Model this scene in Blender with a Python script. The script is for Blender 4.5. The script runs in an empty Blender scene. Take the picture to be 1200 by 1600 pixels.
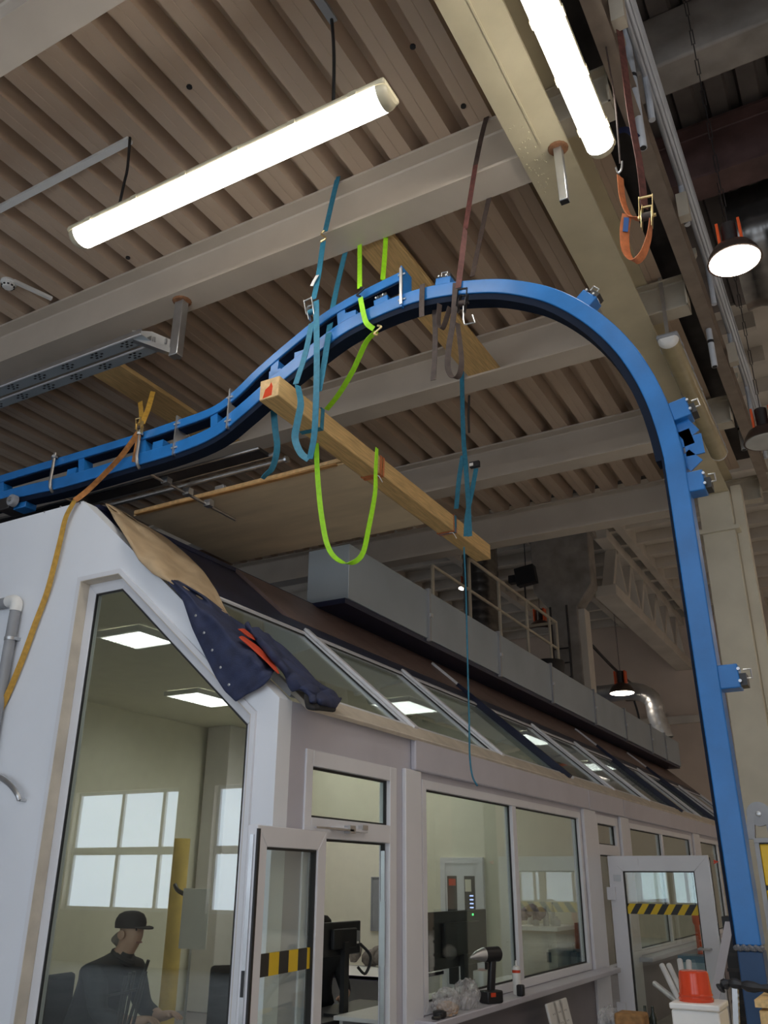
import bpy, bmesh, math, random
from mathutils import Vector, Matrix
from mathutils.geometry import tessellate_polygon

random.seed(7)
S = bpy.context.scene
COL = S.collection
# ---------------------------------------------------------------- camera
FPX = 1345.0; PITCH = math.radians(23.05); YAW = math.radians(29.4); ROLL = math.radians(0.38)
EYE = Vector((0, 0, 1.7))
FW = Vector((-math.sin(YAW)*math.cos(PITCH), math.cos(YAW)*math.cos(PITCH), math.sin(PITCH)))
_a = Vector((math.cos(YAW), math.sin(YAW), 0)); _b = _a.cross(FW)
RT = _a*math.cos(ROLL) + _b*math.sin(ROLL); UP = -_a*math.sin(ROLL) + _b*math.cos(ROLL)
cam = bpy.data.cameras.new('camera'); camo = bpy.data.objects.new('camera', cam); COL.objects.link(camo)
cam.sensor_fit = 'VERTICAL'; cam.sensor_height = 24.0; cam.lens = FPX/1600*24.0
cam.clip_start = 0.05; cam.clip_end = 200
m = Matrix((RT, UP, -FW)).transposed().to_4x4(); m.translation = EYE
camo.matrix_world = m
S.camera = camo
# ---------------------------------------------------------------- world, exposure, daylight
S.view_settings.view_transform = 'Standard'; S.view_settings.look = 'None'
S.view_settings.exposure = 0.0; S.view_settings.gamma = 1.0; S.view_settings.use_curve_mapping = False
W = bpy.data.worlds.new('world'); S.world = W; W.use_nodes = True
W.node_tree.nodes['Background'].inputs[0].default_value = (0.80, 0.88, 1.0, 1)
W.node_tree.nodes['Background'].inputs[1].default_value = 0.14
TUBE_E = 17.0      # fluorescent luminaires
WINDOW_E = 3.4     # daylight windows in the hall wall behind the viewpoint
OFFICE_E = 13.0     # louvre lights of the cabin
BAY_E = 26.0       # high bay lamps

# ---------------------------------------------------------------- pixel -> place helpers (1200 x 1600 frame)
def ray(x, y): return RT*((x-600)/FPX) - UP*((y-800)/FPX) + FW
def onX(x, y, X): d = ray(x, y); return EYE + d*(X/d.x)
def onY(x, y, Y): d = ray(x, y); return EYE + d*(Y/d.y)
def onZ(x, y, Z): d = ray(x, y); return EYE + d*((Z-EYE.z)/d.z)

# ---------------------------------------------------------------- materials
MATS = {}
def mat(name, col, rough=0.5, metal=0.0, var=0.12, scale=6.0, bump=0.0, bscale=60.0, spec=0.5, stretch=None, emit=0.0, trans=0.0):
    if name in MATS: return MATS[name]
    M = bpy.data.materials.new(name); M.use_nodes = True; nt = M.node_tree; N = nt.nodes; L = nt.links
    p = N['Principled BSDF']
    p.inputs['Roughness'].default_value = rough; p.inputs['Metallic'].default_value = metal
    p.inputs['Specular IOR Level'].default_value = spec
    tc = N.new('ShaderNodeTexCoord'); mp = N.new('ShaderNodeMapping'); L.new(tc.outputs['Object'], mp.inputs[0])
    if stretch: mp.inputs['Scale'].default_value = stretch
    nz = N.new('ShaderNodeTexNoise'); nz.inputs['Scale'].default_value = scale; nz.inputs['Detail'].default_value = 6
    L.new(mp.outputs[0], nz.inputs['Vector'])
    rp = N.new('ShaderNodeValToRGB'); rp.color_ramp.elements[0].position = 0.3; rp.color_ramp.elements[1].position = 0.7
    rp.color_ramp.elements[0].color = (*[c*(1-var) for c in col], 1)
    rp.color_ramp.elements[1].color = (*[min(1, c*(1+var)) for c in col], 1)
    L.new(nz.outputs['Fac'], rp.inputs[0]); L.new(rp.outputs[0], p.inputs['Base Color'])
    if bump:
        n2 = N.new('ShaderNodeTexNoise'); n2.inputs['Scale'].default_value = bscale; n2.inputs['Detail'].default_value = 4
        L.new(mp.outputs[0], n2.inputs['Vector'])
        b = N.new('ShaderNodeBump'); b.inputs['Strength'].default_value = bump; b.inputs['Distance'].default_value = 0.01
        L.new(n2.outputs['Fac'], b.inputs['Height']); L.new(b.outputs[0], p.inputs['Normal'])
    if emit:
        p.inputs['Emission Color'].default_value = (*col, 1); p.inputs['Emission Strength'].default_value = emit
    if trans: p.inputs['Transmission Weight'].default_value = trans
    MATS[name] = M; return M
def emis(name, col, st):
    M = bpy.data.materials.new(name); M.use_nodes = True; nt = M.node_tree
    for n in list(nt.nodes): nt.nodes.remove(n)
    e = nt.nodes.new('ShaderNodeEmission'); e.inputs[0].default_value = (*col, 1); e.inputs[1].default_value = st
    o = nt.nodes.new('ShaderNodeOutputMaterial'); nt.links.new(e.outputs[0], o.inputs[0]); MATS[name] = M; return M
def glass(name, tint=(0.9, 0.95, 0.92), base=0.08, gain=0.9, rough=0.0):
    M = bpy.data.materials.new(name); M.use_nodes = True; nt = M.node_tree
    for n in list(nt.nodes): nt.nodes.remove(n)
    N = nt.nodes.new; L = nt.links.new
    t = N('ShaderNodeBsdfTransparent'); t.inputs[0].default_value = (*tint, 1)
    g = N('ShaderNodeBsdfGlossy'); g.inputs['Roughness'].default_value = rough; g.inputs[0].default_value = (0.95, 0.97, 1, 1)
    lw = N('ShaderNodeLayerWeight'); lw.inputs[0].default_value = 0.5
    pw = N('ShaderNodeMath'); pw.operation = 'POWER'; pw.inputs[1].default_value = 5.0; L(lw.outputs['Facing'], pw.inputs[0])
    k = N('ShaderNodeMath'); k.operation = 'MULTIPLY_ADD'; k.use_clamp = True; k.inputs[1].default_value = gain; k.inputs[2].default_value = base
    x = N('ShaderNodeMixShader'); o = N('ShaderNodeOutputMaterial')
    L(pw.outputs[0], k.inputs[0]); L(k.outputs[0], x.inputs[0]); L(t.outputs[0], x.inputs[1]); L(g.outputs[0], x.inputs[2]); L(x.outputs[0], o.inputs[0])
    MATS[name] = M; return M
def stripes(name, c1, c2, freq, slant, ax='Y'):
    """slanted two-colour hazard stripes"""
    M = bpy.data.materials.new(name); M.use_nodes = True; nt = M.node_tree; N = nt.nodes; L = nt.links
    p = N['Principled BSDF']; p.inputs['Roughness'].default_value = 0.4
    tc = N.new('ShaderNodeTexCoord'); sx = N.new('ShaderNodeSeparateXYZ'); L.new(tc.outputs['Object'], sx.inputs[0])
    mz = N.new('ShaderNodeMath'); mz.operation = 'MULTIPLY'; mz.inputs[1].default_value = slant; L.new(sx.outputs['Z'], mz.inputs[0])
    ad = N.new('ShaderNodeMath'); ad.operation = 'ADD'; L.new(sx.outputs[ax], ad.inputs[0]); L.new(mz.outputs[0], ad.inputs[1])
    ml = N.new('ShaderNodeMath'); ml.operation = 'MULTIPLY'; ml.inputs[1].default_value = freq; L.new(ad.outputs[0], ml.inputs[0])
    fr = N.new('ShaderNodeMath'); fr.operation = 'FRACT'; L.new(ml.outputs[0], fr.inputs[0])
    gt = N.new('ShaderNodeMath'); gt.operation = 'GREATER_THAN'; gt.inputs[1].default_value = 0.5; L.new(fr.outputs[0], gt.inputs[0])
    mx = N.new('ShaderNodeMix'); mx.data_type = 'RGBA'; mx.inputs['A'].default_value = (*c1, 1); mx.inputs['B'].default_value = (*c2, 1)
    L.new(gt.outputs[0], mx.inputs['Factor']); L.new(mx.outputs['Result'], p.inputs['Base Color'])
    MATS[name] = M; return M

DECK = mat('deck paint', (0.52, 0.40, 0.30), 0.5, var=0.03, scale=1.5)
BEAM = mat('beam paint', (0.56, 0.49, 0.41), 0.42, var=0.07, scale=2.0)
GIRD = mat('girder paint', (0.56, 0.49, 0.33), 0.40, var=0.08, scale=3.0, bump=0.15, bscale=14)
STUB = mat('bracket paint', (0.50, 0.45, 0.36), 0.45, var=0.08)
BROWNST = mat('brown edge channel', (0.24, 0.19, 0.15), 0.5, var=0.15)
BLUE = mat('blue rail paint', (0.016, 0.16, 0.46), 0.32, var=0.14, scale=5.0, bump=0.05)
RAILSHADE = mat('rail underside shade', (0.004, 0.010, 0.026), 0.7, spec=0.15, var=0.2)  # near-black blue carries the shade under the blue rail
ZINC = mat('zinc steel', (0.55, 0.56, 0.57), 0.35, 0.9, var=0.10)
GALV = mat('galvanised sheet', (0.36, 0.42, 0.47), 0.42, 0.3, var=0.08, scale=1.2)
BRASS = mat('yellow zinc', (0.75, 0.58, 0.28), 0.3, 0.9, var=0.12)
DARKST = mat('dark steel', (0.05, 0.045, 0.045), 0.4, 0.5, var=0.25)
STEELBAR = mat('bare steel rod', (0.36, 0.34, 0.32), 0.35, 0.85, var=0.15)
TIMBER = mat('sawn timber', (0.60, 0.40, 0.17), 0.65, var=0.22, scale=5, stretch=(14, 1.0, 14), bump=0.12, bscale=30)
TIMBEND = mat('timber end grain', (0.66, 0.45, 0.22), 0.7, var=0.2, scale=22)
PLY = mat('plywood face', (0.62, 0.50, 0.34), 0.6, var=0.12, scale=1.5, stretch=(1, 4, 1))
PLYEDGE = mat('plywood edge', (0.62, 0.44, 0.22), 0.7, var=0.3, scale=12, stretch=(1, 1, 30))
PVC = mat('white pvc', (0.52, 0.51, 0.57), 0.32, var=0.04, scale=3)  # white darkened to put the side wall's shade into its colour
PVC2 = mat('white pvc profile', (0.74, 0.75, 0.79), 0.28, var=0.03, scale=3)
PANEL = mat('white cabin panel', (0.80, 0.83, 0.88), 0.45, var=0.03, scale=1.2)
CREAMTRIM = mat('aged cream trim', (0.60, 0.54, 0.45), 0.5, var=0.14, scale=5)
GREYW = mat('grey lower panel', (0.24, 0.22, 0.24), 0.5, var=0.08, scale=2)
CREAM = mat('cream office wall', (0.78, 0.75, 0.62), 0.8, var=0.03)
WHITEW = mat('white office wall', (0.72, 0.69, 0.67), 0.8, var=0.03)
GASKET = mat('black gasket', (0.02, 0.02, 0.02), 0.6)
NAVYR = mat('dark navy roof flashing', (0.012, 0.016, 0.045), 0.4, var=0.2)
BROWNR = mat('brown roof sheet', (0.17, 0.115, 0.10), 0.45, var=0.2, scale=3)
BLACKP = mat('black plastic', (0.015, 0.015, 0.017), 0.4, var=0.2)
GREYP = mat('grey plastic pipe', (0.30, 0.31, 0.33), 0.4, var=0.08)
PALEPIPE = mat('pale grey painted pipe', (0.55, 0.58, 0.62), 0.4, var=0.08)
WHITEP = mat('white plastic', (0.80, 0.80, 0.78), 0.35, var=0.03)
RED = mat('red plastic', (0.62, 0.06, 0.02), 0.2, var=0.08)
ORANGE = mat('orange paint', (0.75, 0.10, 0.02), 0.4, var=0.05)
CONC = mat('weathered concrete', (0.30, 0.27, 0.24), 0.85, var=0.25, scale=2.5, bump=0.3, bscale=12)
CONCW = mat('whitewashed concrete', (0.62, 0.57, 0.50), 0.85, var=0.12, scale=1.2, bump=0.2, bscale=8)
WALLB = mat('beige rendered wall', (0.66, 0.55, 0.46), 0.85, var=0.08, scale=0.8)
FLOORM = mat('grey concrete floor', (0.44, 0.43, 0.42), 0.6, var=0.2, scale=1.5)
COLM = mat('cream painted column', (0.56, 0.52, 0.41), 0.55, var=0.10, scale=2)
DARKROOF = mat('sooty roof deck', (0.16, 0.14, 0.13), 0.7, var=0.25, scale=2)
RUSTBEAM = mat('red oxide beam', (0.10, 0.055, 0.05), 0.6, var=0.35, scale=3)
STRAPB = mat('teal blue webbing', (0.02, 0.17, 0.27), 0.6, var=0.2, scale=30, bump=0.2, bscale=300)
STRAPG = mat('lime green webbing', (0.32, 0.72, 0.01), 0.55, var=0.12, scale=30, bump=0.2, bscale=300)
STRAPD = mat('dark brown webbing', (0.055, 0.036, 0.030), 0.65, var=0.3, scale=25, bump=0.2, bscale=300)
STRAPR = mat('faded red webbing', (0.11, 0.036, 0.030), 0.65, var=0.4, scale=25, bump=0.2, bscale=300)
STRAPY = mat('ochre webbing', (0.50, 0.28, 0.04), 0.6, var=0.2, scale=30, bump=0.2, bscale=300)
STRAPYO = mat('printed ochre webbing', (0.36, 0.15, 0.04), 0.6, var=0.45, scale=18, bump=0.2, bscale=300)
STRAPO = mat('orange webbing', (0.55, 0.17, 0.06), 0.6, var=0.2, scale=30, bump=0.2, bscale=300)
TAN = mat('tan canvas', (0.42, 0.31, 0.19), 0.8, var=0.15, scale=5, bump=0.2, bscale=40)
DENIM = mat('dark navy workwear cloth', (0.022, 0.030, 0.075), 0.8, var=0.25, scale=12, bump=0.25, bscale=120)
BLACKC = mat('black cloth', (0.010, 0.010, 0.012), 0.85, var=0.2)
SKIN = mat('skin', (0.55, 0.33, 0.24), 0.5, var=0.06)
RUST = mat('rust', (0.20, 0.09, 0.04), 0.8, var=0.4, scale=20)
YELLOW = mat('yellow paint', (0.72, 0.46, 0.01), 0.4, var=0.08)
CLEARBAG = mat('crumpled clear film', (0.55, 0.55, 0.56), 0.2, var=0.35, scale=14, bump=0.9, bscale=25)
_nt = CLEARBAG.node_tree; _t = _nt.nodes.new('ShaderNodeBsdfTransparent'); _x = _nt.nodes.new('ShaderNodeMixShader'); _x.inputs[0].default_value = 0.42
_nt.links.new(_t.outputs[0], _x.inputs[1]); _nt.links.new(_nt.nodes['Principled BSDF'].outputs[0], _x.inputs[2]); _nt.links.new(_x.outputs[0], _nt.nodes['Material Output'].inputs[0])
DIFFUSER_ON = emis('lit tube cover', (1.0, 0.95, 0.86), TUBE_E)
COVER = mat('aged clear cover', (0.62, 0.56, 0.40), 0.25, var=0.1)
COVEROFF = mat('unlit yellowed cover', (0.36, 0.30, 0.17), 0.25, var=0.12)
DAY = emis('daylight window', (0.78, 0.88, 1.0), WINDOW_E)
LOUV = emis('office louvre light', (1.0, 0.98, 0.92), OFFICE_E)
BAYL = emis('high bay lamp glow', (1.0, 0.86, 0.70), BAY_E)
GLASS = glass('window glass', (0.93, 0.97, 0.94), 0.085, 0.8)
GLASSR = glass('roof glass', (0.88, 0.93, 0.90), 0.05, 0.8)
TAPE = stripes('black and yellow tape', (0.02, 0.02, 0.02), (0.75, 0.52, 0.02), 6.5, -0.7, 'X')
TAPE2 = stripes('black and yellow door tape', (0.02, 0.02, 0.02), (0.75, 0.52, 0.02), 4.6, 0.0, 'Y')

# ---------------------------------------------------------------- mesh builder
class MB:
    def __init__(s): s.v = []; s.f = []
    def add(s, vs, fs):
        o = len(s.v); s.v += [Vector(p) for p in vs]; s.f += [[i+o for i in q] for q in fs]; return s
    def obox(s, c, a, b, d):
        c, a, b, d = Vector(c), Vector(a), Vector(b), Vector(d)
        vs = [c+a*i+b*j+d*k for i in (-1, 1) for j in (-1, 1) for k in (-1, 1)]
        return s.add(vs, [[0,1,3,2],[4,6,7,5],[0,4,5,1],[2,3,7,6],[0,2,6,4],[1,5,7,3]])
    def box(s, x0, x1, y0, y1, z0, z1):
        return s.obox(((x0+x1)/2,(y0+y1)/2,(z0+z1)/2), ((x1-x0)/2,0,0), (0,(y1-y0)/2,0), (0,0,(z1-z0)/2))
    def bar(s, p0, p1, w, h, up=(0,0,1)):
        p0, p1 = Vector(p0), Vector(p1); d = (p1-p0); u = Vector(up); n = d.cross(u)
        if n.length < 1e-6: n = d.cross(Vector((1,0,0)))
        n.normalize(); k = n.cross(d).normalized()
        return s.obox((p0+p1)/2, d/2, n*(w/2), k*(h/2))
    def tube(s, pts, r, n=8, caps=True):
        pts = [Vector(p) for p in pts]; rr = r if isinstance(r, (list, tuple)) else [r]*len(pts)
        o = len(s.v); ref = None
        for i, p in enumerate(pts):
            d = (pts[min(i+1, len(pts)-1)] - pts[max(i-1, 0)])
            if d.length < 1e-9: d = Vector((0,0,1))
            d.normalize()
            if ref is None:
                ref = d.cross(Vector((0,0,1)));
                if ref.length < 0.1: ref = d.cross(Vector((1,0,0)))
            ref = (ref - d*ref.dot(d)).normalized(); e = d.cross(ref)
            for k in range(n):
                a = 2*math.pi*k/n; s.v.append(p + (ref*math.cos(a)+e*math.sin(a))*rr[i])
        for i in range(len(pts)-1):
            for k in range(n):
                k2 = (k+1) % n; s.f.append([o+i*n+k, o+i*n+k2, o+(i+1)*n+k2, o+(i+1)*n+k])
        if caps: s.f.append([o+k for k in range(n)][::-1]); s.f.append([o+(len(pts)-1)*n+k for k in range(n)])
        return s
    def cyl(s, p0, p1, r, n=12): return s.tube([p0, p1], r, n)
    def lathe(s, prof, c, axis=(0,0,1), n=20):
        c = Vector(c); ax = Vector(axis).normalized(); e = ax.cross(Vector((0,0,1)))
        if e.length < 0.1: e = ax.cross(Vector((1,0,0)))
        e.normalize(); g = ax.cross(e); o = len(s.v)
        for r, h in prof:
            for k in range(n):
                a = 2*math.pi*k/n; s.v.append(c + ax*h + (e*math.cos(a)+g*math.sin(a))*max(r, 1e-4))
        for i in range(len(prof)-1):
            for k in range(n):
                k2 = (k+1) % n; s.f.append([o+i*n+k, o+i*n+k2, o+(i+1)*n+k2, o+(i+1)*n+k])
        s.f.append([o+k for k in range(n)][::-1]); s.f.append([o+(len(prof)-1)*n+k for k in range(n)]); return s
    def prism(s, pts, ext):
        """planar polygon (3-D points) extruded by vector"""
        pts = [Vector(p) for p in pts]; e = Vector(ext); n = len(pts)
        return s.add(pts+[p+e for p in pts], [list(range(n))[::-1], list(range(n, 2*n))] + [[i, (i+1) % n, n+(i+1) % n, n+i] for i in range(n)])
    def ribbon(s, pts, w, wd, t=0.003):
        pts = [Vector(p) for p in pts]; n = len(pts); o = len(s.v)
        wds = wd if isinstance(wd, list) else [wd]*n
        for i, p in enumerate(pts):
            d = (pts[min(i+1, n-1)] - pts[max(i-1, 0)]).normalized(); q = Vector(wds[i]); q = (q - d*q.dot(d))
            if q.length < 1e-5: q = d.orthogonal()
            q.normalize(); k = d.cross(q)*t/2
            s.v += [p+q*w/2+k, p-q*w/2+k, p-q*w/2-k, p+q*w/2-k]
        for i in range(n-1):
            for k in range(4):
                k2 = (k+1) % 4; a = o+i*4; s.f.append([a+k, a+k2, a+4+k2, a+4+k])
        s.f.append([o, o+1, o+2, o+3]); e = o+(n-1)*4; s.f.append([e+3, e+2, e+1, e]); return s
    def ring(s, poly, w, org, ex, ey, ez, d0, d1):
        """mitred frame along a convex polygon given in (u,v); depth d0..d1 along ez"""
        org, ex, ey, ez = Vector(org), Vector(ex), Vector(ey), Vector(ez); inn = inset(poly, w); n = len(poly)
        P = lambda q, d: org+ex*q[0]+ey*q[1]+ez*d
        for i in range(n):
            j = (i+1) % n
            vs = [P(poly[i], d0), P(poly[j], d0), P(inn[j], d0), P(inn[i], d0), P(poly[i], d1), P(poly[j], d1), P(inn[j], d1), P(inn[i], d1)]
            s.add(vs, [[0,3,2,1],[4,5,6,7],[0,1,5,4],[1,2,6,5],[2,3,7,6],[3,0,4,7]])
        return s
    def build(s, name, m, parent=None, bevel=0.0, smooth=35):
        me = bpy.data.meshes.new(name); me.from_pydata([tuple(p) for p in s.v], [], s.f)
        bm = bmesh.new(); bm.from_mesh(me); bmesh.ops.recalc_face_normals(bm, faces=bm.faces); bm.to_mesh(me); bm.free()
        o = bpy.data.objects.new(name, me); COL.objects.link(o); me.materials.append(m)
        if smooth:
            for p in me.polygons: p.use_smooth = True
            me.set_sharp_from_angle(angle=math.radians(smooth))
        if parent: o.parent = parent; o.matrix_parent_inverse = parent.matrix_world.inverted()
        if bevel:
            b = o.modifiers.new('bevel', 'BEVEL'); b.width = bevel; b.segments = 2; b.limit_method = 'ANGLE'
        return o
def inset(poly, w):
    n = len(poly); A = sum(poly[i][0]*poly[(i+1)%n][1]-poly[(i+1)%n][0]*poly[i][1] for i in range(n)); sg = 1 if A > 0 else -1
    out = []
    for i in range(n):
        p0, p1, p2 = Vector(poly[i-1]), Vector(poly[i]), Vector(poly[(i+1)%n])
        d1 = (p1-p0).normalized(); d2 = (p2-p1).normalized()
        n1 = Vector((-d1.y, d1.x))*sg; n2 = Vector((-d2.y, d2.x))*sg
        k = (n1+n2); k = k/(1+n1.dot(n2)); out.append((p1.x+k.x*w, p1.y+k.y*w))
    return out
def rect(u0, u1, v0, v1): return [(u0, v0), (u1, v0), (u1, v1), (u0, v1)]
def holed(outer, holes, org, ex, ey, ez, t):
    """slab with holes, outline in (u,v)"""
    org, ex, ey, ez = Vector(org), Vector(ex), Vector(ey), Vector(ez)
    loops = [outer]+holes; flat = [p for l in loops for p in l]
    tri = tessellate_polygon([[Vector((p[0], p[1], 0)) for p in l] for l in loops]); n = len(flat)
    mb = MB(); P = [org+ex*p[0]+ey*p[1] for p in flat]
    fs = [list(q) for q in tri] + [[i+n for i in q][::-1] for q in tri]; k = 0
    for l in loops:
        c = len(l)
        for i in range(c): a, b = k+i, k+(i+1) % c; fs.append([a, b, b+n, a+n])
        k += c
    return mb.add(P+[p+ez*t for p in P], fs)
def tag(o, label=None, cat=None, group=None, kind=None):
    if label: o['label'] = label
    if cat: o['category'] = cat
    if group: o['group'] = group
    if kind: o['kind'] = kind
    return o
def empty(name, loc, label=None, cat=None, group=None, kind=None):
    o = bpy.data.objects.new(name, None); COL.objects.link(o); o.location = loc; o.empty_display_size = 0.1
    bpy.context.view_layer.update(); return tag(o, label, cat, group, kind)
def smoothpath(pts, n=6):
    """Catmull-Rom through points"""
    pts = [Vector(p) for p in pts]; out = []
    for i in range(len(pts)-1):
        p0, p1, p2, p3 = pts[max(i-1,0)], pts[i], pts[i+1], pts[min(i+2, len(pts)-1)]
        for k in range(n):
            t = k/n; out.append(0.5*((2*p1)+(p2-p0)*t+(2*p0-5*p1+4*p2-p3)*t*t+(3*p1-p0-3*p2+p3)*t**3))
    out.append(pts[-1]); return out
X_, Y_, Z_ = Vector((1,0,0)), Vector((0,1,0)), Vector((0,0,1))
def struct(name, mb, m, **k):
    o = mb.build(name, m, **k); o['kind'] = 'structure'; return o

# ================================================================= THE HALL
struct('floor', MB().box(-20, 9, -6.2, 31.2, -0.1, 0), FLOORM)
struct('wall_right', MB().box(8.7, 9, -6.2, 31.2, 0, 11.2), WALLB)
struct('wall_far', MB().box(-20, 9, 31, 31.3, 0, 11.2), WALLB)
# far wall: ledge and plaster band
led = MB().box(-20, 9, 30.8, 31, 6.6, 6.85); struct('trim_1', led, CONCW)
# wall behind the viewpoint with a row of daylight windows
WY = -6.0; wins = [(-16.65+4.15*k, -13.5+4.15*k) for k in range(6)]
struct('wall_back', holed(rect(-20, 9, 0, 11.2), [rect(a, b, 1.02, 3.5) for a, b in wins] + [rect(-16.6+4.15*k, -13.5+4.15*k, 5.2, 8.6) for k in range(3, 6)], (0, WY-0.3, 0), X_, Z_, Y_, 0.3), WALLB)
def hall_window(i, a, b, z0, z1, zs):
    w = empty('window_%d' % i, ((a+b)/2, WY-0.2, z0), kind='structure')
    MB().ring(rect(a, b, z0, z1), 0.07, (0, WY-0.22, 0), X_, Z_, Y_, 0, 0.1).build('window_frame', PVC2, w)
    xs = [a+0.07, a+1.42, a+2.65, b-0.07]
    for x in xs[1:3]: MB().box(x-0.045, x+0.045, WY-0.22, WY-0.12, z0+0.07, z1-0.07).build('mullion', PVC2, w)
    for k in range(3):
        g = [z0+0.07]+zs+[z1-0.07]
        for j in range(len(g)-1):
            x0, x1 = xs[k]+(0.045 if k else 0), xs[k+1]-(0.045 if k < 2 else 0)
            if j: MB().box(x0, x1, WY-0.22, WY-0.12, g[j]-0.08, g[j]+0.08).build('transom', PVC2, w)
            MB().box(x0, x1, WY-0.19, WY-0.18, g[j]+(0.08 if j else 0), g[j+1]-(0.08 if j < len(g)-2 else 0)).build('pane', DAY, w)
wn = 20
for k, (a, b) in enumerate(wins):
    hall_window(wn, a, b, 1.02, 3.5, [2.22]); wn += 1
    if k > 2: hall_window(wn, a+0.05, b, 5.2, 8.6, [6.9]); wn += 1

# high roof of the hall: precast ribbed slabs beyond the mezzanine, dark deck to the right
ceil = empty('ceiling', (-8, 12, 10.4), kind='structure')
MB().box(-20, 9, 13.2, 31, 10.55, 10.75).build('roof_slab', CONCW, ceil)
for k in range(16):
    y = 13.6+1.15*k; MB().box(-20, -0.5, y-0.07, y+0.07, 10.25, 10.55).build('slab_rib', CONCW, ceil)
for k in range(6):
    x = -14.5+2.4*k; MB().box(x-0.1, x+0.1, 13.2, 31, 10.15, 10.55).build('slab_beam', CONCW, ceil)
dk = MB(); y0, y1 = 2.0, 13.2
for k in range(34):
    x = -3.6+0.36*k; prof = [(x, 10.5), (x+.2, 10.5), (x+.23, 10.6), (x+.33, 10.6), (x+.36, 10.5)]
    for a, b in zip(prof, prof[1:]): dk.add([(a[0], y0, a[1]), (b[0], y0, b[1]), (b[0], y1, b[1]), (a[0], y1, a[1])], [[0,1,2,3]])
dk.build('roof_deck', DARKROOF, ceil)
MB().box(-20, 9, -6.2, 13.2, 10.75, 10.85).build('roof_cover', DARKROOF, ceil)

def ibeam(p0, p1, h, b, tf, tw):
    """I-section with its bottom at the path's height"""
    p0, p1 = Vector(p0), Vector(p1); d = (p1-p0).normalized(); s = d.cross(Z_).normalized()
    pr = [(-b/2,0),(b/2,0),(b/2,tf),(tw/2+.012,tf),(tw/2,tf+.012),(tw/2,h-tf-.012),(tw/2+.012,h-tf),(b/2,h-tf),(b/2,h),(-b/2,h),(-b/2,h-tf),(-tw/2-.012,h-tf),(-tw/2,h-tf-.012),(-tw/2,tf+.012),(-tw/2-.012,tf),(-b/2,tf)]
    n = len(pr); v = [p0+s*u+Z_*z for u, z in pr]+[p1+s*u+Z_*z for u, z in pr]
    fs = [[i, (i+1) % n, n+(i+1) % n, n+i] for i in range(n)]
    # caps as three rectangles
    for o in (0, n): fs += [[o+0,o+1,o+2,o+15],[o+3,o+4,o+5,o+6,o+11,o+12,o+13,o+14],[o+7,o+8,o+9,o+10]]
    return MB().add(v, fs)
for y, z, h, mm, lab in ((5.6, 9.6, 0.75, RUSTBEAM, 'dark red roof beam nearest the top right corner'), (9.0, 9.5, 0.85, RUSTBEAM, 'dark red roof beam beyond the white-edged concrete beam')):
    tag(ibeam((-3.2, y, z), (8.5, y, z), h, 0.4, .04, .03).build('roof_beam', mm), lab, 'beam', 'dark roof beams over the hall')
tag(MB().box(-3.2, 8.5, 7.2, 7.65, 9.75, 10.5).build('concrete_beam', CONC, bevel=0.03), 'pale weathered concrete beam between the dark red roof beams', 'beam')

# mezzanine deck: trapezoidal steel sheets, one per bay
deck = empty('ceiling_deck', (-6, 6, 7.1), kind='structure')
BY = [(2.07, 2.355), (4.67, 4.955), (7.29, 7.575), (9.70, 9.985), (11.92, 12.205)]
edges = [-2.0]+[(a+b)/2 for a, b in BY]
for a, b in zip(edges, edges[1:]):
    mb = MB()
    for k in range(-25, 8):
        x = -3.45+0.35*k
        if x > -1.14: continue
        prof = [(x, 7.1), (x+.03, 7.28), (x+.13, 7.28), (x+.16, 7.1), (x+.245, 7.1), (x+.25, 7.104), (x+.255, 7.1), (x+.35, 7.1)]
        for p, q in zip(prof, prof[1:]): mb.add([(p[0], a, p[1]), (q[0], a, q[1]), (q[0], b, q[1]), (p[0], b, p[1])], [[0,1,2,3]])
    mb.build('deck_sheet', DECK, deck, smooth=0)
MB().box(-12.3, -0.80, -2.0, 12.2, 7.285, 7.38).build('floor_plate', DARKST, deck)
for px, py in ((296,135),(724,165),(645,72),(200,402),(615,505)):
    p = onZ(px, py, 7.1); MB().tube([p, p-Z_*0.012], 0.022, 8).build('screw_hole', BLACKP, deck)
labs = ['beige steel ceiling beam nearest the top left corner', 'beige steel ceiling beam that the blue ratchet strap hooks over', 'beige steel ceiling beam behind the top of the blue arch',
        'beige steel ceiling beam behind the hanging timber, third from the long tube light', 'farthest beige ceiling beam, in front of the haunched concrete column']
for (a, b), l in zip(BY, labs):
    tag(ibeam((-12.3, (a+b)/2, 6.6), (-1.33, (a+b)/2, 6.6), 0.497, b-a, .024, .014).build('ceiling_beam', BEAM), l, 'beam', 'cross beams of the mezzanine')
gi = empty('main_girder', (-1.325, 5, 6.57), 'wide cream yellow main girder along the mezzanine edge', 'beam')
ibeam((-1.325, -2, 6.57), (-1.325, 12.35, 6.57), 0.53, 0.36, .03, .02).build('girder_section', GIRD, gi)
MB().box(-1.332, -1.318, -2, 4.6, 6.565, 6.571).build('weld_seam', GIRD, gi)
riv = MB(); rr = random.Random(3)
for k in range(46):
    u = rr.random(); c = Vector((-1.48+.22*rr.random()*rr.random(), 4.35+.75*u, 6.57))
    riv.lathe([(0.007, 0.002), (0.006, -0.003), (0.002, -0.005)], c, n=6)
o = riv.build('paint_blisters', GIRD, gi); o['kind'] = 'stuff'
c0 = onZ(872, 232, 6.57)
MB().lathe([(0.075, 0.0), (0.065, -0.012), (0.03, -0.016)], c0, n=14).build('rusty_weld', RUST, gi)
hb = empty('hanger_stub', c0, 'short galvanised square tube welded under the yellow girder', 'bracket')
e0 = onY(884, 318, c0.y+0.02)
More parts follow.
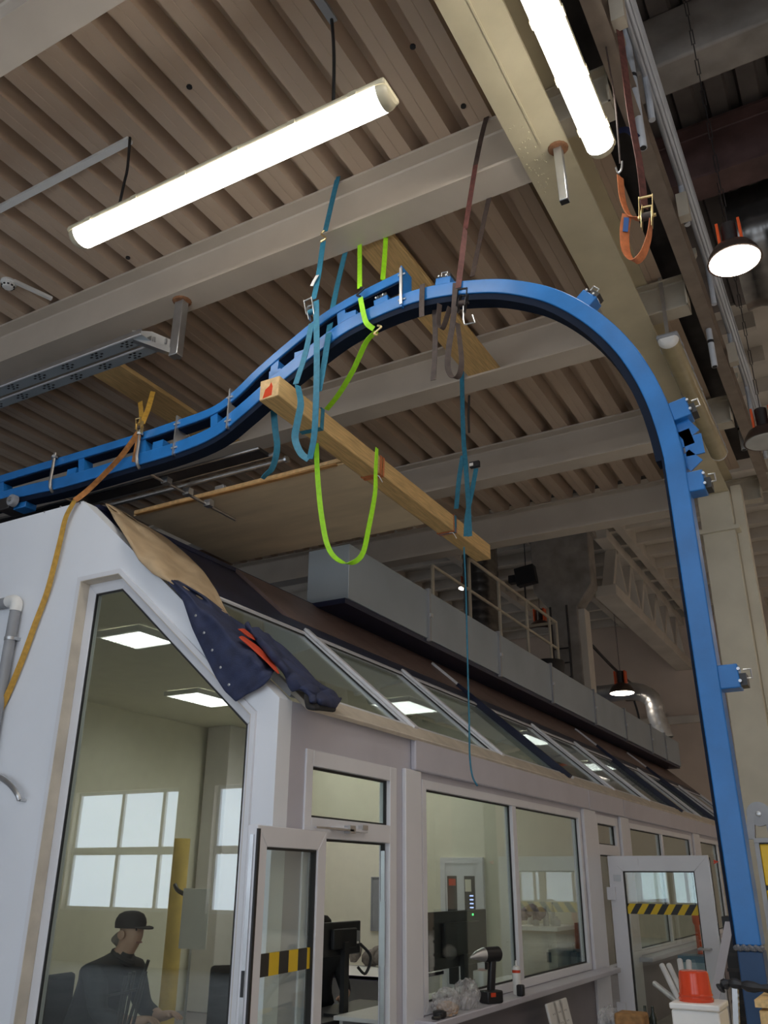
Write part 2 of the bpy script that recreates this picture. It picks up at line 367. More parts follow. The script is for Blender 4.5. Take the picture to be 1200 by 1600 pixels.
MB().bar(c0-Z_*.01, (c0.x+.01, c0.y, e0.z), 0.06, 0.06, up=(0,1,0)).build('square_tube', ZINC, hb, bevel=0.004)
MB().box(c0.x-.02, c0.x+.04, c0.y-.022, c0.y+.022, e0.z-.004, e0.z+.002).build('tube_end', BLACKP, hb)

# cantilever brackets, edge channel and handrail of the mezzanine
for y, l in ((4.6, 'above the end of the lit tube light'), (7.24, 'above the unlit tube light'), (9.8, 'halfway along the unlit tube light'), (12.33, 'over the cream column')):
    r = empty('cantilever_bracket', (-1.1, y, 6.72), 'short cream cantilever bracket '+l, 'bracket', 'cantilever brackets of the mezzanine edge')
    ibeam((-1.32, y+.09, 6.70), (-.80, y+.09, 6.70), 0.36, 0.18, .018, .012).build('bracket_beam', STUB, r)
    MB().box(-.815, -.80, y, y+.18, 6.70, 7.06).build('end_plate', STUB, r)
    MB().prism([(-.80, y+.06, 7.06), (-.66, y+.06, 7.30), (-.66, y+.06, 7.36), (-.80, y+.06, 7.36)], (0, .06, 0)).build('gusset', STUB, r)
tag(ibeam((-.725, -2, 6.86), (-.725, 12.5, 6.86), 0.30, 0.12, .016, .012).build('edge_channel', BROWNST), 'long brown edge channel outside the cantilever brackets', 'beam')
ra = empty('mezzanine_railing', (-.62, 6, 7.2), 'pale grey tubular railing along the mezzanine edge at the upper right', 'railing')
for z, r_ in ((7.45, .022), (7.80, .022), (8.2, .028)): MB().cyl((-.62, -1.5, z), (-.62, 12.5, z), r_, 10).build('rail', PALEPIPE, ra)
for y in (2.6, 3.9, 5.2, 6.5, 7.8, 9.1, 10.4, 11.7): MB().cyl((-.62, y, 7.0), (-.62, y, 8.2), .026, 10).build('post', PALEPIPE, ra)
for y in (4.2, 6.3, 8.9, 11.2):
    MB().box(-.66, -.57, y, y+.1, 6.95, 7.2).build('post_socket', STUB, ra)
for z, xx in ((7.22, -.56), (7.32, -.545), (7.62, -.565)): MB().cyl((xx, -1, z), (xx, 12.4, z), .016, 8).build('conduit', PALEPIPE, ra)
pts = [onX(965+6*math.sin(k*1.3), 0+k*34, -.58) for k in range(6)]
tag(MB().tube(smoothpath([(-.56, 0, 7.95), (-.55, 2.5, 7.9), (-.57, 4.2, 7.55), (-.56, 6, 7.7), (-.55, 9, 7.6), (-.56, 12, 7.7)]), .008, 6).build('loose_cable', GREYP), 'thin loose cable tied along the mezzanine railing', 'cable')
for (q0, q1, Y, lab, r_) in (((968, -30), (1003, 232), 5.0, 'blue-grey pipe standing beside the tube light end, open at the bottom', .03), ((1098, 480), (1120, 572), 8.0, 'pale pipe with a black clamp on the railing above the unlit light', .03), ((1146, 625), (1166, 702), 11.0, 'pale pipe with a black clamp on the railing near the dark lamp', .035)):
    a, b = onY(*q0, Y), onY(*q1, Y); b.x = a.x = (a.x+b.x)/2
    pr = empty('standing_pipe', b, lab, 'pipe', 'pipes clamped to the railing'); MB().cyl(b, a, r_, 12).build('pipe', PALEPIPE, pr)
    MB().cyl(b-Z_*.002, b+Z_*.004, r_*.8, 12).build('open_end', BLACKP, pr)
    c = b*.6+a*.4; MB().cyl(c-Z_*.015, c+Z_*.015, r_*1.15, 12).build('clamp', BLACKP, pr)

# columns
co = empty('steel_column', (-1.3, 11.9, 0), 'tall cream painted column behind the blue post', 'column')
MB().box(-1.56, -1.14, 11.55, 12.0, 0, 6.57).build('shaft', COLM, co, bevel=0.01)
MB().box(-1.14, -1.0, 11.7, 11.9, 0, 6.7).build('flange', COLM, co, bevel=0.01)
MB().box(-1.62, -1.08, 11.5, 12.05, 6.0, 6.06).build('joint_plate', COLM, co)
hc = empty('haunched_column', (-6.2, 20.8, 0), 'dark concrete column with corbels rising behind the air duct', 'column')
HY = 20.6
f = lambda x, y: onY(x, y, HY)
zc = f(880, 945).z; zt = f(880, 870).z
xs0, xs1 = f(860, 960).x, f(903, 960).x
MB().prism([(xs0, HY, 0), (xs1, HY, 0), (xs1, HY, zc-.1), (xs1+.42, HY, zc+.45), (xs1+.42, HY, zt+.6), (xs0-.42, HY, zt+.6), (xs0-.42, HY, zc+.45), (xs0, HY, zc-.1)], (0, .55, 0)).build('shaft', CONC, hc, bevel=0.03)
MB().box(xs1, xs1+.16, HY+.05, HY+.5, 0, zc-.15).build('white_flank', CONCW, hc)
MB().box(xs0-.5, xs1+.5, HY-.05, HY+.6, zt+.6, zt+.75).build('bearing_plate', CONC, hc)
cl = empty('column_ladder', f(880, 1050), 'steel ladder fixed to the haunched concrete column', 'ladder')
lx0, lx1 = f(867, 1000).x, f(893, 1000).x
for x in (lx0, lx1): MB().cyl((x, HY-.2, 4.5), (x, HY-.2, f(880, 950).z), .03, 8).build('rail', DARKST, cl)
for k in range(7): MB().cyl((lx0, HY-.2, 4.8+.36*k), (lx1, HY-.2, 4.8+.36*k), .018, 6).build('rung', DARKST, cl)
# longitudinal truss beyond the column
tr = empty('roof_truss', (-5.3, 24, 8.4), 'whitewashed roof truss with dark open bays running to the far wall', 'truss')
MB().box(-5.7, -5.15, 21.3, 31, 8.42, 8.72).build('bottom_chord', CONCW, tr, bevel=.02)
MB().box(-5.6, -5.25, 21.3, 31, 10.0, 10.3).build('top_chord', CONCW, tr, bevel=.02)
for k in range(6):
    y = 21.6+1.5*k
    MB().bar((-5.42, y, 8.72), (-5.42, y+.75, 10.0), .3, .16).build('web_member', CONCW, tr)
    MB().bar((-5.42, y+.75, 10.0), (-5.42, y+1.5, 8.72), .3, .16).build('web_member', CONCW, tr)

# ================================================================= THE CABIN
FY = 4.37; WX = -3.2; EAVE = 2.73; RX, RZ = -5.257, 4.497; END = 25.2
HOLE = [(-5.13, 0.35), (-3.40, 0.35), (-3.40, 2.64), (-4.73, 3.79), (-5.13, 3.79)]
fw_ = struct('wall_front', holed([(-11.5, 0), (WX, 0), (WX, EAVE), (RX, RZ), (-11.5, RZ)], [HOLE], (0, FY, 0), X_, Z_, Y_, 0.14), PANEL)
for px, py in ((70, 797), (95, 789), (126, 783)):
    p = onY(px, py+3, FY); MB().cyl(p-Y_*.006, p+Y_*.01, .008, 8).build('rivet', ZINC, fw_)
w1 = empty('window_1', (-4.2, FY+.1, .35), kind='structure')
MB().ring(HOLE, -0.035, (0, FY, 0), X_, Z_, Y_, -0.02, 0.0).build('casing', PVC2, w1)
MB().ring(HOLE, 0.006, (0, FY, 0), X_, Z_, Y_, -0.018, 0.14).build('reveal_lining', CREAMTRIM, w1)
MB().ring(inset(HOLE, .006), 0.085, (0, FY, 0), X_, Z_, Y_, 0.07, 0.135).build('window_frame', PVC2, w1, bevel=0.006)
MB().ring(inset(HOLE, .091), 0.012, (0, FY, 0), X_, Z_, Y_, 0.075, 0.09).build('gasket', GASKET, w1)
ip = inset(HOLE, .09); MB().prism([(a, FY+.095, b) for a, b in ip], (0, .006, 0)).build('pane', GLASS, w1, smooth=0)

# long side wall
DO1 = rect(4.68, 5.88, 0.0, 2.46); WI1 = rect(6.3, 10.35, .80, 2.42); DO2 = rect(10.95, 11.95, 0, 2.44)
WI2 = rect(12.5, 16.7, .80, 2.42); WI3 = rect(17.45, 21.2, .80, 2.42)
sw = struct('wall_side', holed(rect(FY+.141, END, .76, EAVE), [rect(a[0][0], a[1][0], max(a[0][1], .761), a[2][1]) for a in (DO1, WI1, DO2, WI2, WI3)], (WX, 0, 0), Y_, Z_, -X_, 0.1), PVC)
lw = struct('wall_side_lower', MB().box(WX-.1, WX, FY+.141, 4.68, 0, .76).box(WX-.1, WX, 5.88, 10.95, 0, .76).box(WX-.1, WX, 11.95, END, 0, .76), GREYW)
for a, b in ((5.98, 6.24), (10.42, 10.9), (12.03, 12.44), (16.85, 17.38), (21.3, 21.7)):
    MB().box(WX, WX+.035, a, b, 0, 2.47).build('pilaster', PVC2, sw, bevel=.006)
for a, b in ((6.12, 10.62), (10.64, 12.2), (12.22, 17.1), (17.12, 21.5), (21.52, END)):
    MB().box(WX, WX+.05, a, b, 2.47, EAVE).build('fascia', PVC, sw, bevel=.012)
SD = Vector((RX-WX, 0, RZ-EAVE)).normalized(); SN = Vector((-SD.z, 0, SD.x)); SN = -SN if SN.z < 0 else SN
E0 = Vector((WX, 0, EAVE))
def slope(s, y, h=0): return E0+SD*s+SN*h+Y_*y
def slope_box(s0, s1, y0, y1, h0, h1): return MB().obox((slope(s0, y0, h0)+slope(s1, y1, h1))/2, SD*(s1-s0)/2, Y_*(y1-y0)/2, SN*(h1-h0)/2)
t_ = struct('trim_2', slope_box(-.06, .13, 4.62, END, -.005, .03), CREAMTRIM, bevel=.006)

def pvc_window(n, poly, splits, items=''):
    y0, y1, z0, z1 = poly[0][0], poly[1][0], poly[0][1], poly[2][1]
    w = empty('window_%d' % n, (WX, (y0+y1)/2, z0), kind='structure')
    MB().ring(poly, .07, (WX, 0, 0), Y_, Z_, -X_, -.012, .07).build('window_frame', PVC2, w, bevel=.005)
    ys = [y0+.07]+splits+[y1-.07]
    for s in splits: MB().box(WX-.07, WX+.012, s-.05, s+.05, z0+.07, z1-.07).build('mullion', PVC2, w, bevel=.005)
    for i in range(len(ys)-1):
        a = ys[i]+(.05 if i else 0); b = ys[i+1]-(.05 if i < len(splits) else 0)
        MB().ring(rect(a, b, z0+.07, z1-.07), .012, (WX, 0, 0), Y_, Z_, -X_, .02, .035).build('gasket', GASKET, w)
        MB().box(WX-.04, WX-.034, a, b, z0+.07, z1-.07).build('pane', GLASS, w, smooth=0)
    MB().box(WX-.1, WX+.20, y0-.2, y1+.45, z0-.055, z0-.005).build('window_sill', CREAMTRIM if n == 9 else PVC, w, bevel=.008)
    return w
pvc_window(2, WI1, [8.25]); pvc_window(3, WI2, [14.45]); pvc_window(4, WI3, [19.3])

def door_frame(n, poly, ztr):
    d = empty('door_%d' % n, (WX, (poly[0][0]+poly[1][0])/2, 0), kind='structure')
    y0, y1, z1 = poly[0][0], poly[1][0], poly[2][1]
    for a, b, c, e in ((y0, y0+.08, 0, z1), (y1-.1, y1, 0, z1), (y0+.08, y1-.1, z1-.10, z1), (y0+.08, y1-.1, ztr, ztr+.12)):
        MB().box(WX-.08, WX+.012, a, b, c, e).build('door_frame', PVC2, d, bevel=.005)
    MB().ring(rect(y0+.08, y1-.1, ztr+.12, z1-.1), .014, (WX, 0, 0), Y_, Z_, -X_, .02, .04).build('gasket', GASKET, d)
    MB().box(WX-.04, WX-.034, y0+.08, y1-.1, ztr+.12, z1-.1).build('transom_pane', GLASS, d, smooth=0)
    MB().ring(rect(y0+.08, y1-.1, 0.0, ztr), .012, (WX, 0, 0), Y_, Z_, -X_, .03, .06).build('seal', GASKET, d)
    st = MB().box(WX-.05, WX-.02, y1-.125, y1-.112, .3, ztr-.05); st.build('strike_strip', ZINC, d)
    MB().box(WX-.055, WX-.015, y1-.128, y1-.115, 1.15, 1.55).build('lock_plate', ZINC, d)
    return d
def door_leaf(d, hinge, free, z1, w, tapemat, zt, th=.065):
    H, F_ = Vector(hinge), Vector(free); L = (F_-H).length; ex = (F_-H).normalized(); ez = ex.cross(Z_)
    lf = empty('door_leaf', H); lf.parent = d; lf.matrix_parent_inverse = d.matrix_world.inverted()
    poly = rect(0, L, .03, z1)
    P = lambda u, z, k=0: H+ex*u+Z_*z+ez*k
    MB().ring(poly, w, H, ex, Z_, ez, -th/2, th/2).build('leaf_frame', PVC2, lf, bevel=.005)
    MB().ring(inset(poly, w), .012, H, ex, Z_, ez, -.02, .02).build('gasket', GASKET, lf)
    MB().obox(P(L/2, (z1+.03)/2), ex*(L/2-w), Z_*((z1-.03)/2-w), ez*.004).build('pane', GLASS, lf, smooth=0)
    t = MB()
    for s in (-1, 1): t.obox(P(L/2, zt, s*.0055), ex*(L/2-w-.005), Z_*.055, ez*.0006)
    o = bpy.data.objects.new('x', None); t.build('hazard_tape', tapemat, lf); bpy.data.objects.remove(o)
    MB().obox(P(L+.004, z1/2, 0), ex*.004, Z_*(z1/2-.05), ez*.012).build('lock_strip', ZINC, lf)
    MB().obox(P(L+.009, 1.2, 0), ex*.004, Z_*.06, ez*.008).build('latch', BLACKP, lf)
    MB().obox(P(L-.003, z1/2, -th/2-.004), ex*.012, Z_*(z1/2-.02), ez*.006).build('seal', GASKET, lf)
    return lf, P, L, ex, ez
d1 = door_frame(1, DO1, 1.93)
lf, P, L, ex, ez = door_leaf(d1, (-3.15, 4.83, 0), (-3.06, 4.0, 0), 1.965, .11, TAPE2, 1.27)
ah = empty('door_closer_arm', (WX+.03, 5.1, 2.0)); ah.parent = d1; ah.matrix_parent_inverse = d1.matrix_world.inverted()
MB().box(WX+.012, WX+.04, 4.98, 5.42, 1.985, 2.005).build('slide_rail', PVC2, ah, bevel=.003)
MB().bar((WX+.05, 4.75, 1.99), (WX+.05, 5.2, 1.99), .02, .012).box(WX+.012, WX+.06, 5.15, 5.22, 1.97, 2.02).box(WX+.012, WX+.05, 5.33, 5.4, 2.0, 2.03).build('closer_arm', ZINC, ah)
d2 = door_frame(2, DO2, 1.98)
lf, P, L, ex, ez = door_leaf(d2, (-3.12, 11.12, 0), (-1.95, 11.08, 0), 1.965, .17, TAPE, 1.39)
MB().tube([P(L-.09, 1.0, .03), P(L-.09, 1.0, .09), P(L-.22, 1.0, .09)], .013, 8).build('handle', ZINC, lf)
MB().tube([P(L-.09, 1.0, -.03), P(L-.09, 1.0, -.09), P(L-.24, 1.0, -.09)], .013, 8).build('handle', ZINC, lf)
for z in (1.55, .35): MB().obox(P(.02, z, .05), ex*.05, Z_*.07, ez*.02).build('hinge', PVC2, lf)
MB().obox(P(.10, 1.72, .036), ex*.045, Z_*.035, ez*.002).build('sticker', ZINC, lf)
MB().obox(P(.2, 1.9, .036), ex*.17, Z_*.045, ez*.004).build('closer_cover', PVC2, lf)
MB().prism([P(L+.06, 1.92, .04), P(L+.06, 1.87, .04), P(L+.12, 1.895, .04)], ez*.003).build('red_arrow_sticker', RED, lf)

# roof: glazing, flashing, sheet
YB = [4.62, 6.33, 8.2, 10.22, 12.2, 14.2, 16.4, 18.3, 20.2, 22.2, 24.9]
for i in range(len(YB)-1):
    a, b = YB[i], YB[i+1]; w = empty('window_%d' % (5+i), slope(.14, (a+b)/2), kind='structure')
    poly = rect(.13, 1.56, a+.02, b-.02)
    MB().ring(poly, .05, E0, SD, Y_, SN, -.03, .02).build('window_frame', PVC2, w)
    MB().ring(inset(poly, .05), .012, E0, SD, Y_, SN, -.012, .006).build('gasket', GASKET, w)
    slope_box(.18, 1.51, a+.07, b-.07, -.006, 0).build('roof_pane', GLASSR, w, smooth=0)
    slope_box(.10, 1.58, b-.035, b+.035, .021, .05).build('glazing_cap', PVC2, w, bevel=.006)
    if i in (2, 5, 7): slope_box(.05, 1.9, b-.10, b-.036, .0, .075).build('dark_joint_bar', NAVYR, w); slope_box(.05, 2.45, b+.036, b+.07, .03, .06).build('long_cap', PVC2, w)
rf = empty('roof_covering', (-6, 14, RZ), kind='structure')
slope_box(1.565, 1.78, FY+.15, END, -.02, .025).build('flashing_strip', NAVYR, rf)
slope_box(1.0, 1.56, FY+.15, 4.62, -.02, .01).build('flashing_strip', NAVYR, rf)
slope_box(1.785, 2.70, 6.3, END, -.04, .03).build('roof_sheet', BROWNR, rf)
slope_box(1.785, 2.70, FY+.142, 6.29, -.04, .0).build('roof_sheet', NAVYR, rf)
MB().box(-11.5, RX-.02, FY+.142, END, RZ-.10, RZ-.01).build('flat_roof', NAVYR, rf)
MB().box(RX-.05, RX+.03, FY+.142, END, RZ-.02, RZ+.02).build('ridge_cap', NAVYR, rf)
struct('wall_end', MB().prism([(-11.5, END, 0), (WX, END, 0), (WX, END, EAVE), (RX, END, RZ), (-11.5, END, RZ)], (0, .1, 0)), PANEL)

# galvanised air duct on the roof
DX, DZ0, DZ1 = -4.79, 4.53, 5.17
du = empty('air_duct', (-5.0, 16, DZ0), 'long square galvanised air duct lying along the cabin roof', 'duct')
dj = [7.7] + [onX(px, 1000+.45*(px-670), DX).y for px in (670, 781, 863, 930, 978, 1018, 1040)] + [25.0]
for a, b in zip(dj, dj[1:]): MB().box(DX-.55, DX, a+.012, b-.012, DZ0, DZ1).build('duct_section', GALV, du, bevel=.006)
for y in dj[1:-1]:
    MB().box(DX-.57, DX+.03, y-.025, y+.025, DZ0-.03, DZ1+.03).build('duct_flange', GREYP, du)
    MB().box(DX+.03, DX+.055, y-.03, y+.03, DZ0+.28, DZ0+.33).build('flange_clip', ZINC, du)
MB().box(DX-.57, DX-.02, 7.68, 24.9, DZ0-.06, DZ0-.002).build('support_runner', NAVYR, du)
# ---- inside of the cabin
PY = 11.0
gab = [(-9.0, 0), (-3.36, 0), (-3.36, 2.76), (-4.43, 3.68), (-4.55, 3.82), (-9.0, 3.82)]
struct('wall_partition', MB().prism([(a, PY, b) for a, b in gab], (0, .1, 0)), CREAM)
struct('wall_left', MB().box(-9.1, -9.0, FY+.142, END, 0, 3.82), CREAM)
struct('ceiling_cabin', MB().box(-9.1, -4.56, FY+.142, END, 3.82, 3.87), CREAM)
struct('wall_office_end', MB().prism([(a, 21.4, b) for a, b in gab], (0, .1, 0)), CREAM)
struct('floor_cabin', MB().box(-9.0, WX-.1, FY+.142, END, 0.0, 0.02), GREYW)
def louvre(c, lx, ly, lab):
    x, y = c; r = empty('louvre_light', (x, y, 3.82), lab, 'ceiling light', 'louvre lights in the cabin ceiling')
    MB().ring(rect(x-lx/2, x+lx/2, y-ly/2, y+ly/2), .03, (0, 0, 3.76), X_, Y_, Z_, 0, .055).build('light_frame', WHITEP, r)
    MB().box(x-lx/2+.03, x+lx/2-.03, y-ly/2+.03, y+ly/2-.03, 3.79, 3.80).build('diffuser', LOUV, r)
    n = 12
    for k in range(1, n): MB().box(x-lx/2+.03, x+lx/2-.03, y-ly/2+ly*k/n-.004, y-ly/2+ly*k/n+.004, 3.76, 3.79).build('louvre_slat', ZINC, r)
for c, lx, ly, l in (((-5.95, 5.82), .55, .55, 'louvred ceiling light nearest the top of the angled front window'), ((-7.35, 8.45), .55, .9, 'louvred ceiling light seen low in the angled front window'), ((-5.35, 10.1), .6, .9, 'louvred ceiling light behind the second sloped roof pane'),
                  ((-6.8, 10.2), .6, .9, 'louvred ceiling light near the cabin partition'), ((-5.0, 13.5), .6, 1.2, 'louvred ceiling light in the second office room'), ((-5.0, 17.5), .6, 1.2, 'louvred ceiling light deep in the second office room')):
    louvre(c, lx, ly, l)
# partition door
q = lambda x, y: onY(x, y, PY)
xa, xb, zt = q(690, 1340).x, q(756, 1340).x, q(720, 1340).z
d3 = empty('door_3', ((xa+xb)/2, PY, 0), kind='structure')
MB().ring(rect(xa, xb, 0.02, zt), .07, (0, PY, 0), X_, Z_, Y_, -.05, 0).build('door_frame', PVC2, d3)
MB().box(xa+.07, xb-.07, PY-.04, PY-.002, .02, zt-.07).build('door_leaf', PVC2, d3)
w_ = xb-xa
for f0, f1 in ((.16, .38), (.56, .80)):
    MB().box(xa+w_*f0, xa+w_*f1, PY-.046, PY-.04, .5, zt-.22).build('glass_strip', GASKET, d3)
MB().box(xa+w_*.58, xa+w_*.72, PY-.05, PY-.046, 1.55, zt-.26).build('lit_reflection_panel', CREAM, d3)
for k in range(4): MB().box(xa+w_*.68, xa+w_*.76, PY-.05, PY-.046, 1.36+.045*k, 1.375+.045*k).build('status_led', emis('led %d' % k, (.4, .5, 1), 2.0), d3)
MB().box(xa+w_*.2, xa+w_*.36, PY-.05, PY-.046, 1.62, 1.70).build('red_notice', RED, d3)
MB().tube([(xb-.1, PY-.04, 1.05), (xb-.1, PY-.09, 1.05), (xb-.22, PY-.09, 1.05)], .01, 6).build('handle', ZINC, d3)

# ================================================================= THE BLUE OVERHEAD RAIL
RY = 4.54                                        # its front face
def pl(pts, Y): return [onY(x, y, Y) for x, y in pts]
def sweep(path, w, d, inner=0.0, dy=0.0):
    """rectangular section swept along a path in the X-Z plane: w across the path, d in depth"""
    mb = MB(); n = len(path); o = 0
    for i, p in enumerate(path):
        t = (path[min(i+1, n-1)]-path[max(i-1, 0)]); t.y = 0; t.normalize(); nn = Vector((-t.z, 0, t.x))
        c = p+nn*inner+Y_*dy
        mb.v += [c+nn*w/2, c+nn*w/2+Y_*d, c-nn*w/2+Y_*d, c-nn*w/2]
        if i:
            for k in range(4): k2 = (k+1) % 4; a = (i-1)*4; mb.f.append([a+k, a+k2, a+4+k2, a+4+k])
    mb.f.append([0,1,2,3]); e = (n-1)*4; mb.f.append([e+3,e+2,e+1,e]); return mb
lowpx = [(-150,822),(0,776),(100,752),(200,722),(275,699),(333,674),(375,641),(415,606),(455,573),(505,533),(543,507),(590,484),(630,468),(660,459),(695,452),(730,448),(777,446),(820,451),(860,461),(900,480),(940,508),(975,543),(1003,583),(1024,624),(1040,668),(1052,712)]
upx = [(-150,794),(0,748),(100,718),(200,688),(275,663),(333,641),(370,613),(405,579),(455,536),(505,496),(540,474),(580,453),(627,430)]
low = smoothpath(pl(lowpx, RY), 4)
lp = low[-1]; foot = onY(1170, 1478, RY); xf = (lp.x+foot.x)/2
low += [Vector((lp.x+.004, RY, lp.z-.25)), Vector((foot.x, RY, foot.z))]
upr = smoothpath(pl(upx, RY), 4)
rail = empty('overhead_rail', (foot.x, RY, 0), 'bright blue curved overhead rail arching down to a post at the right', 'rail')
sweep(low, .108, .13).build('lower_rail', BLUE, rail, bevel=.006)
sweep(low[:-2], .05, .11, -.075, .012).build('shade_strip', RAILSHADE, rail)  # dark strips put the underside's shade onto the rail
sweep([p.copy() for p in low[-3:]], .02, .11, -.058, .01).build('shade_strip', RAILSHADE, rail)
sweep(upr, .075, .13).build('upper_rail', BLUE, rail, bevel=.005)
sweep(upr, .012, .10, -.043, .015).build('shade_strip', RAILSHADE, rail)
MB().box(foot.x-.054, foot.x+.054, RY, RY+.13, 0.02, foot.z-.02).build('post_foot', mat('dark blue primer', (.012, .05, .13), .5), rail, bevel=.006)
MB().box(foot.x-.12, foot.x+.12, RY-.06, RY+.19, 0, .02).build('base_plate', DARKST, rail)
wb = MB()
for k in range(14): wb.lathe([(.001, -.012), (.012, -.006), (.013, .004), (.004, .012)], (foot.x-.055+.11*k/13, RY-.004, foot.z-.01+.004*math.sin(k*2)), n=6)
wb.build('weld_bead', mat('weld metal', (.16, .17, .19), .45, .6), rail)
def near(path, px):
    return min(path, key=lambda p: abs((p-EYE).dot(RT)/(p-EYE).dot(FW)*FPX+600-px))
for px in (12, 128, 222, 330, 432, 532):
    a, b = near(upr, px).copy(), near(low, px).copy(); b.x = a.x
    b = min(low, key=lambda p: abs(p.x-a.x)+abs(p.y-a.y)).copy()
    MB().obox((a+b)/2+Y_*.06, Vector((.035, 0, 0)), Y_*.05, (a-b)/2).build('strut', BLUE, rail)
for px in (268, 364, 629):
    a = near(upr, px); b = min(low, key=lambda p: abs(p.x-a.x)); c = (a+b)/2
    MB().obox(c+Y_*.06, X_*.006, Y_*.078, Z_*((a.z-b.z)/2+.07)).build('joint_plate', ZINC if px != 629 else BLUE, rail)
    for z in (a.z, b.z): MB().cyl((c.x-.03, RY-.005, z), (c.x+.03, RY-.005, z), .009, 6).build('bolt', ZINC, rail)
    if px == 629: MB().bar((c.x, RY-.02, a.z+.05), (c.x, RY-.02, b.z-.05), .02, .012, up=(0,1,0)).build('edge_strip', ZINC, rail)
def latch_block(px, py, Y=RY, size=.06, side=1, up=False):
    p = onY(px, py, Y); g = empty('latch_block', p); g.parent = rail; g.matrix_parent_inverse = rail.matrix_world.inverted()
    q = min(low, key=lambda v: (v-p).length); i = low.index(q); t = (low[min(i+1, len(low)-1)]-low[i-1]).normalized(); nn = Vector((-t.z, 0, t.x))
    if nn.dot(p-q) < 0: nn = -nn
    c = p+Y_*.065
    MB().obox(c, t*size, Y_*.055, nn*size*.85).build('block', BLUE, g, bevel=.006)
    MB().obox(c+nn*size*1.05+t*.02, t*size*.5, Y_*.045, nn*.02).build('dark_pad', BLACKP, g)
    e = c+nn*size*1.2-Y_*.03-t*.01
    MB().tube([e-t*.02, e-t*.02+nn*.035, e+t*.025+nn*.035, e+t*.025], .005, 6).build('wire_latch', ZINC, g)
    for k in (-1, 1): MB().cyl(c+nn*size*.9+t*.03*k-Y_*.055, c+nn*size*.9+t*.03*k-Y_*.07, .008, 8).build('screw', ZINC, g)
for a in ((594, 472), (690, 441), (913, 466), (1061, 637), (1084, 750), (1137, 1056)): latch_block(*a)
for a in ((468, 553), (428, 583), (545, 492), (245, 694), (110, 737)):
    p = onY(a[0], a[1], RY)+Y_*.05; MB().obox(p, X_*.055, Y_*.04, Z_*.035).build('clip_block', BLUE, rail)
# triangular bracket on the post
tb = [onY(x, y, RY+.03) for x, y in ((1052, 650), (1078, 672), (1080, 680), (1086, 706), (1064, 726))]
a, b, c = onY(1051, 648, RY), onY(1078, 674, RY), onY(1066, 722, RY); k_ = onY(1084, 704, RY)
for u, v in ((a, b), (b, k_), (k_, c), (onY(1058, 682, RY), b)): MB().bar(u+Y_*.06, v+Y_*.06, .10, .012, up=(0, 1, 0)).build('bracket_plate', BLUE, rail)
# drive motor at the left end
mo = empty('drive_motor', onY(25, 800, RY), 'small grey gear motor under the left end of the blue rail', 'motor')
p = onY(22, 783, RY-.02)
MB().lathe([(.05, 0), (.055, .01), (.055, .05), (.03, .06)], p-Y_*.04, axis=(0, 1, 0), n=18).build('motor_flange', GREYP, mo)
MB().box(p.x-.2, p.x-.05, RY-.03, RY+.14, p.z-.06, p.z+.06).build('motor_housing', DARKST, mo, bevel=.01)
MB().box(p.x-.05, p.x+.11, RY+.02, RY+.14, p.z-.06, p.z+.08).build('mount', BLUE, mo, bevel=.006)
MB().cyl((p.x, RY-.08, p.z), (p.x, RY-.05, p.z), .022, 12).build('shaft_cap', ZINC, mo)

# rods bent under the rail and the bars they carry
zr = onY(213, 728, RY-.03).z
def jrod(px_top, py_top, px_b, py_b, lab, reach):
    t, b = onY(px_top, py_top, RY-.03), onY(px_b, py_b, RY-.03); b.x = t.x = (t.x+b.x)/2; b.z = zr
    r = empty('hanger_rod', b, lab, 'rod', 'bent rods hooked on the blue rail')
    path = smoothpath([t, (t+b)/2, b+Z_*.08, b+Y_*.03+Z_*.012, b+Y_*.12, b+Y_*reach/2, b+Y_*reach], 5)
    MB().tube(path, .014, 8).build('bent_rod', STEELBAR, r)
    MB().cyl(t-Z_*.05+X_*.0, t-Z_*.05+Y_*.0+Z_*.02, .028, 6).build('nut', ZINC, r)
    MB().bar(t-Z_*.04, t-Z_*.04+Y_*.22, .03, .02).build('cross_bar', DARKST, r)
    for y in (.35, .62, .9):
        if y < reach: MB().box(b.x-.02, b.x+.05, b.y+y-.03, b.y+y+.03, zr-.02, zr+.04).build('clamp', ZINC, r)
jrod(86, 708, 77, 764, 'bent steel rod at the far left of the blue rail', .5)
jrod(218, 672, 213, 728, 'long bent steel rod beside the ochre strap', 1.3)
for i, (px, py, xl) in enumerate(((405, 700, 9), (430, 709, 8.6), (446, 717, 8.6))):
    e = onZ(px, py, zr+.05); lab = ['flat black bar lying on the bent rods nearest the blue rail', 'middle grey tube lying on the bent rods', 'grey tube farthest from the blue rail on the bent rods'][i]
    r = empty('rod_bar', e, lab, 'bar', 'bars carried by the bent rods')
    if i == 0:
        MB().box(-xl, e.x, e.y, e.y+.16, zr+.03, zr+.06).build('flat_bar', DARKST, r); MB().cyl((-xl, e.y, zr+.05), (e.x, e.y, zr+.05), .012, 8).build('edge_tube', STEELBAR, r)
    else: MB().cyl((-xl, e.y, zr+.045), (e.x, e.y, zr+.045), .021, 10).build('tube', STEELBAR, r); MB().cyl((e.x, e.y, zr+.045), (e.x+.02, e.y, zr+.045), .03, 8).build('end_nut', ZINC, r)
PY0_ = 5.43; p = onZ(337, 768, 4.92); tag(MB().box(p.x-.05, p.x+.05, max(p.y, PY0_+.06), max(p.y, PY0_+.06)+.05, 4.883, 5.0).build('angle_offcut', GREYP, bevel=.006), 'small grey steel offcut standing on the plywood sheet', 'offcut')

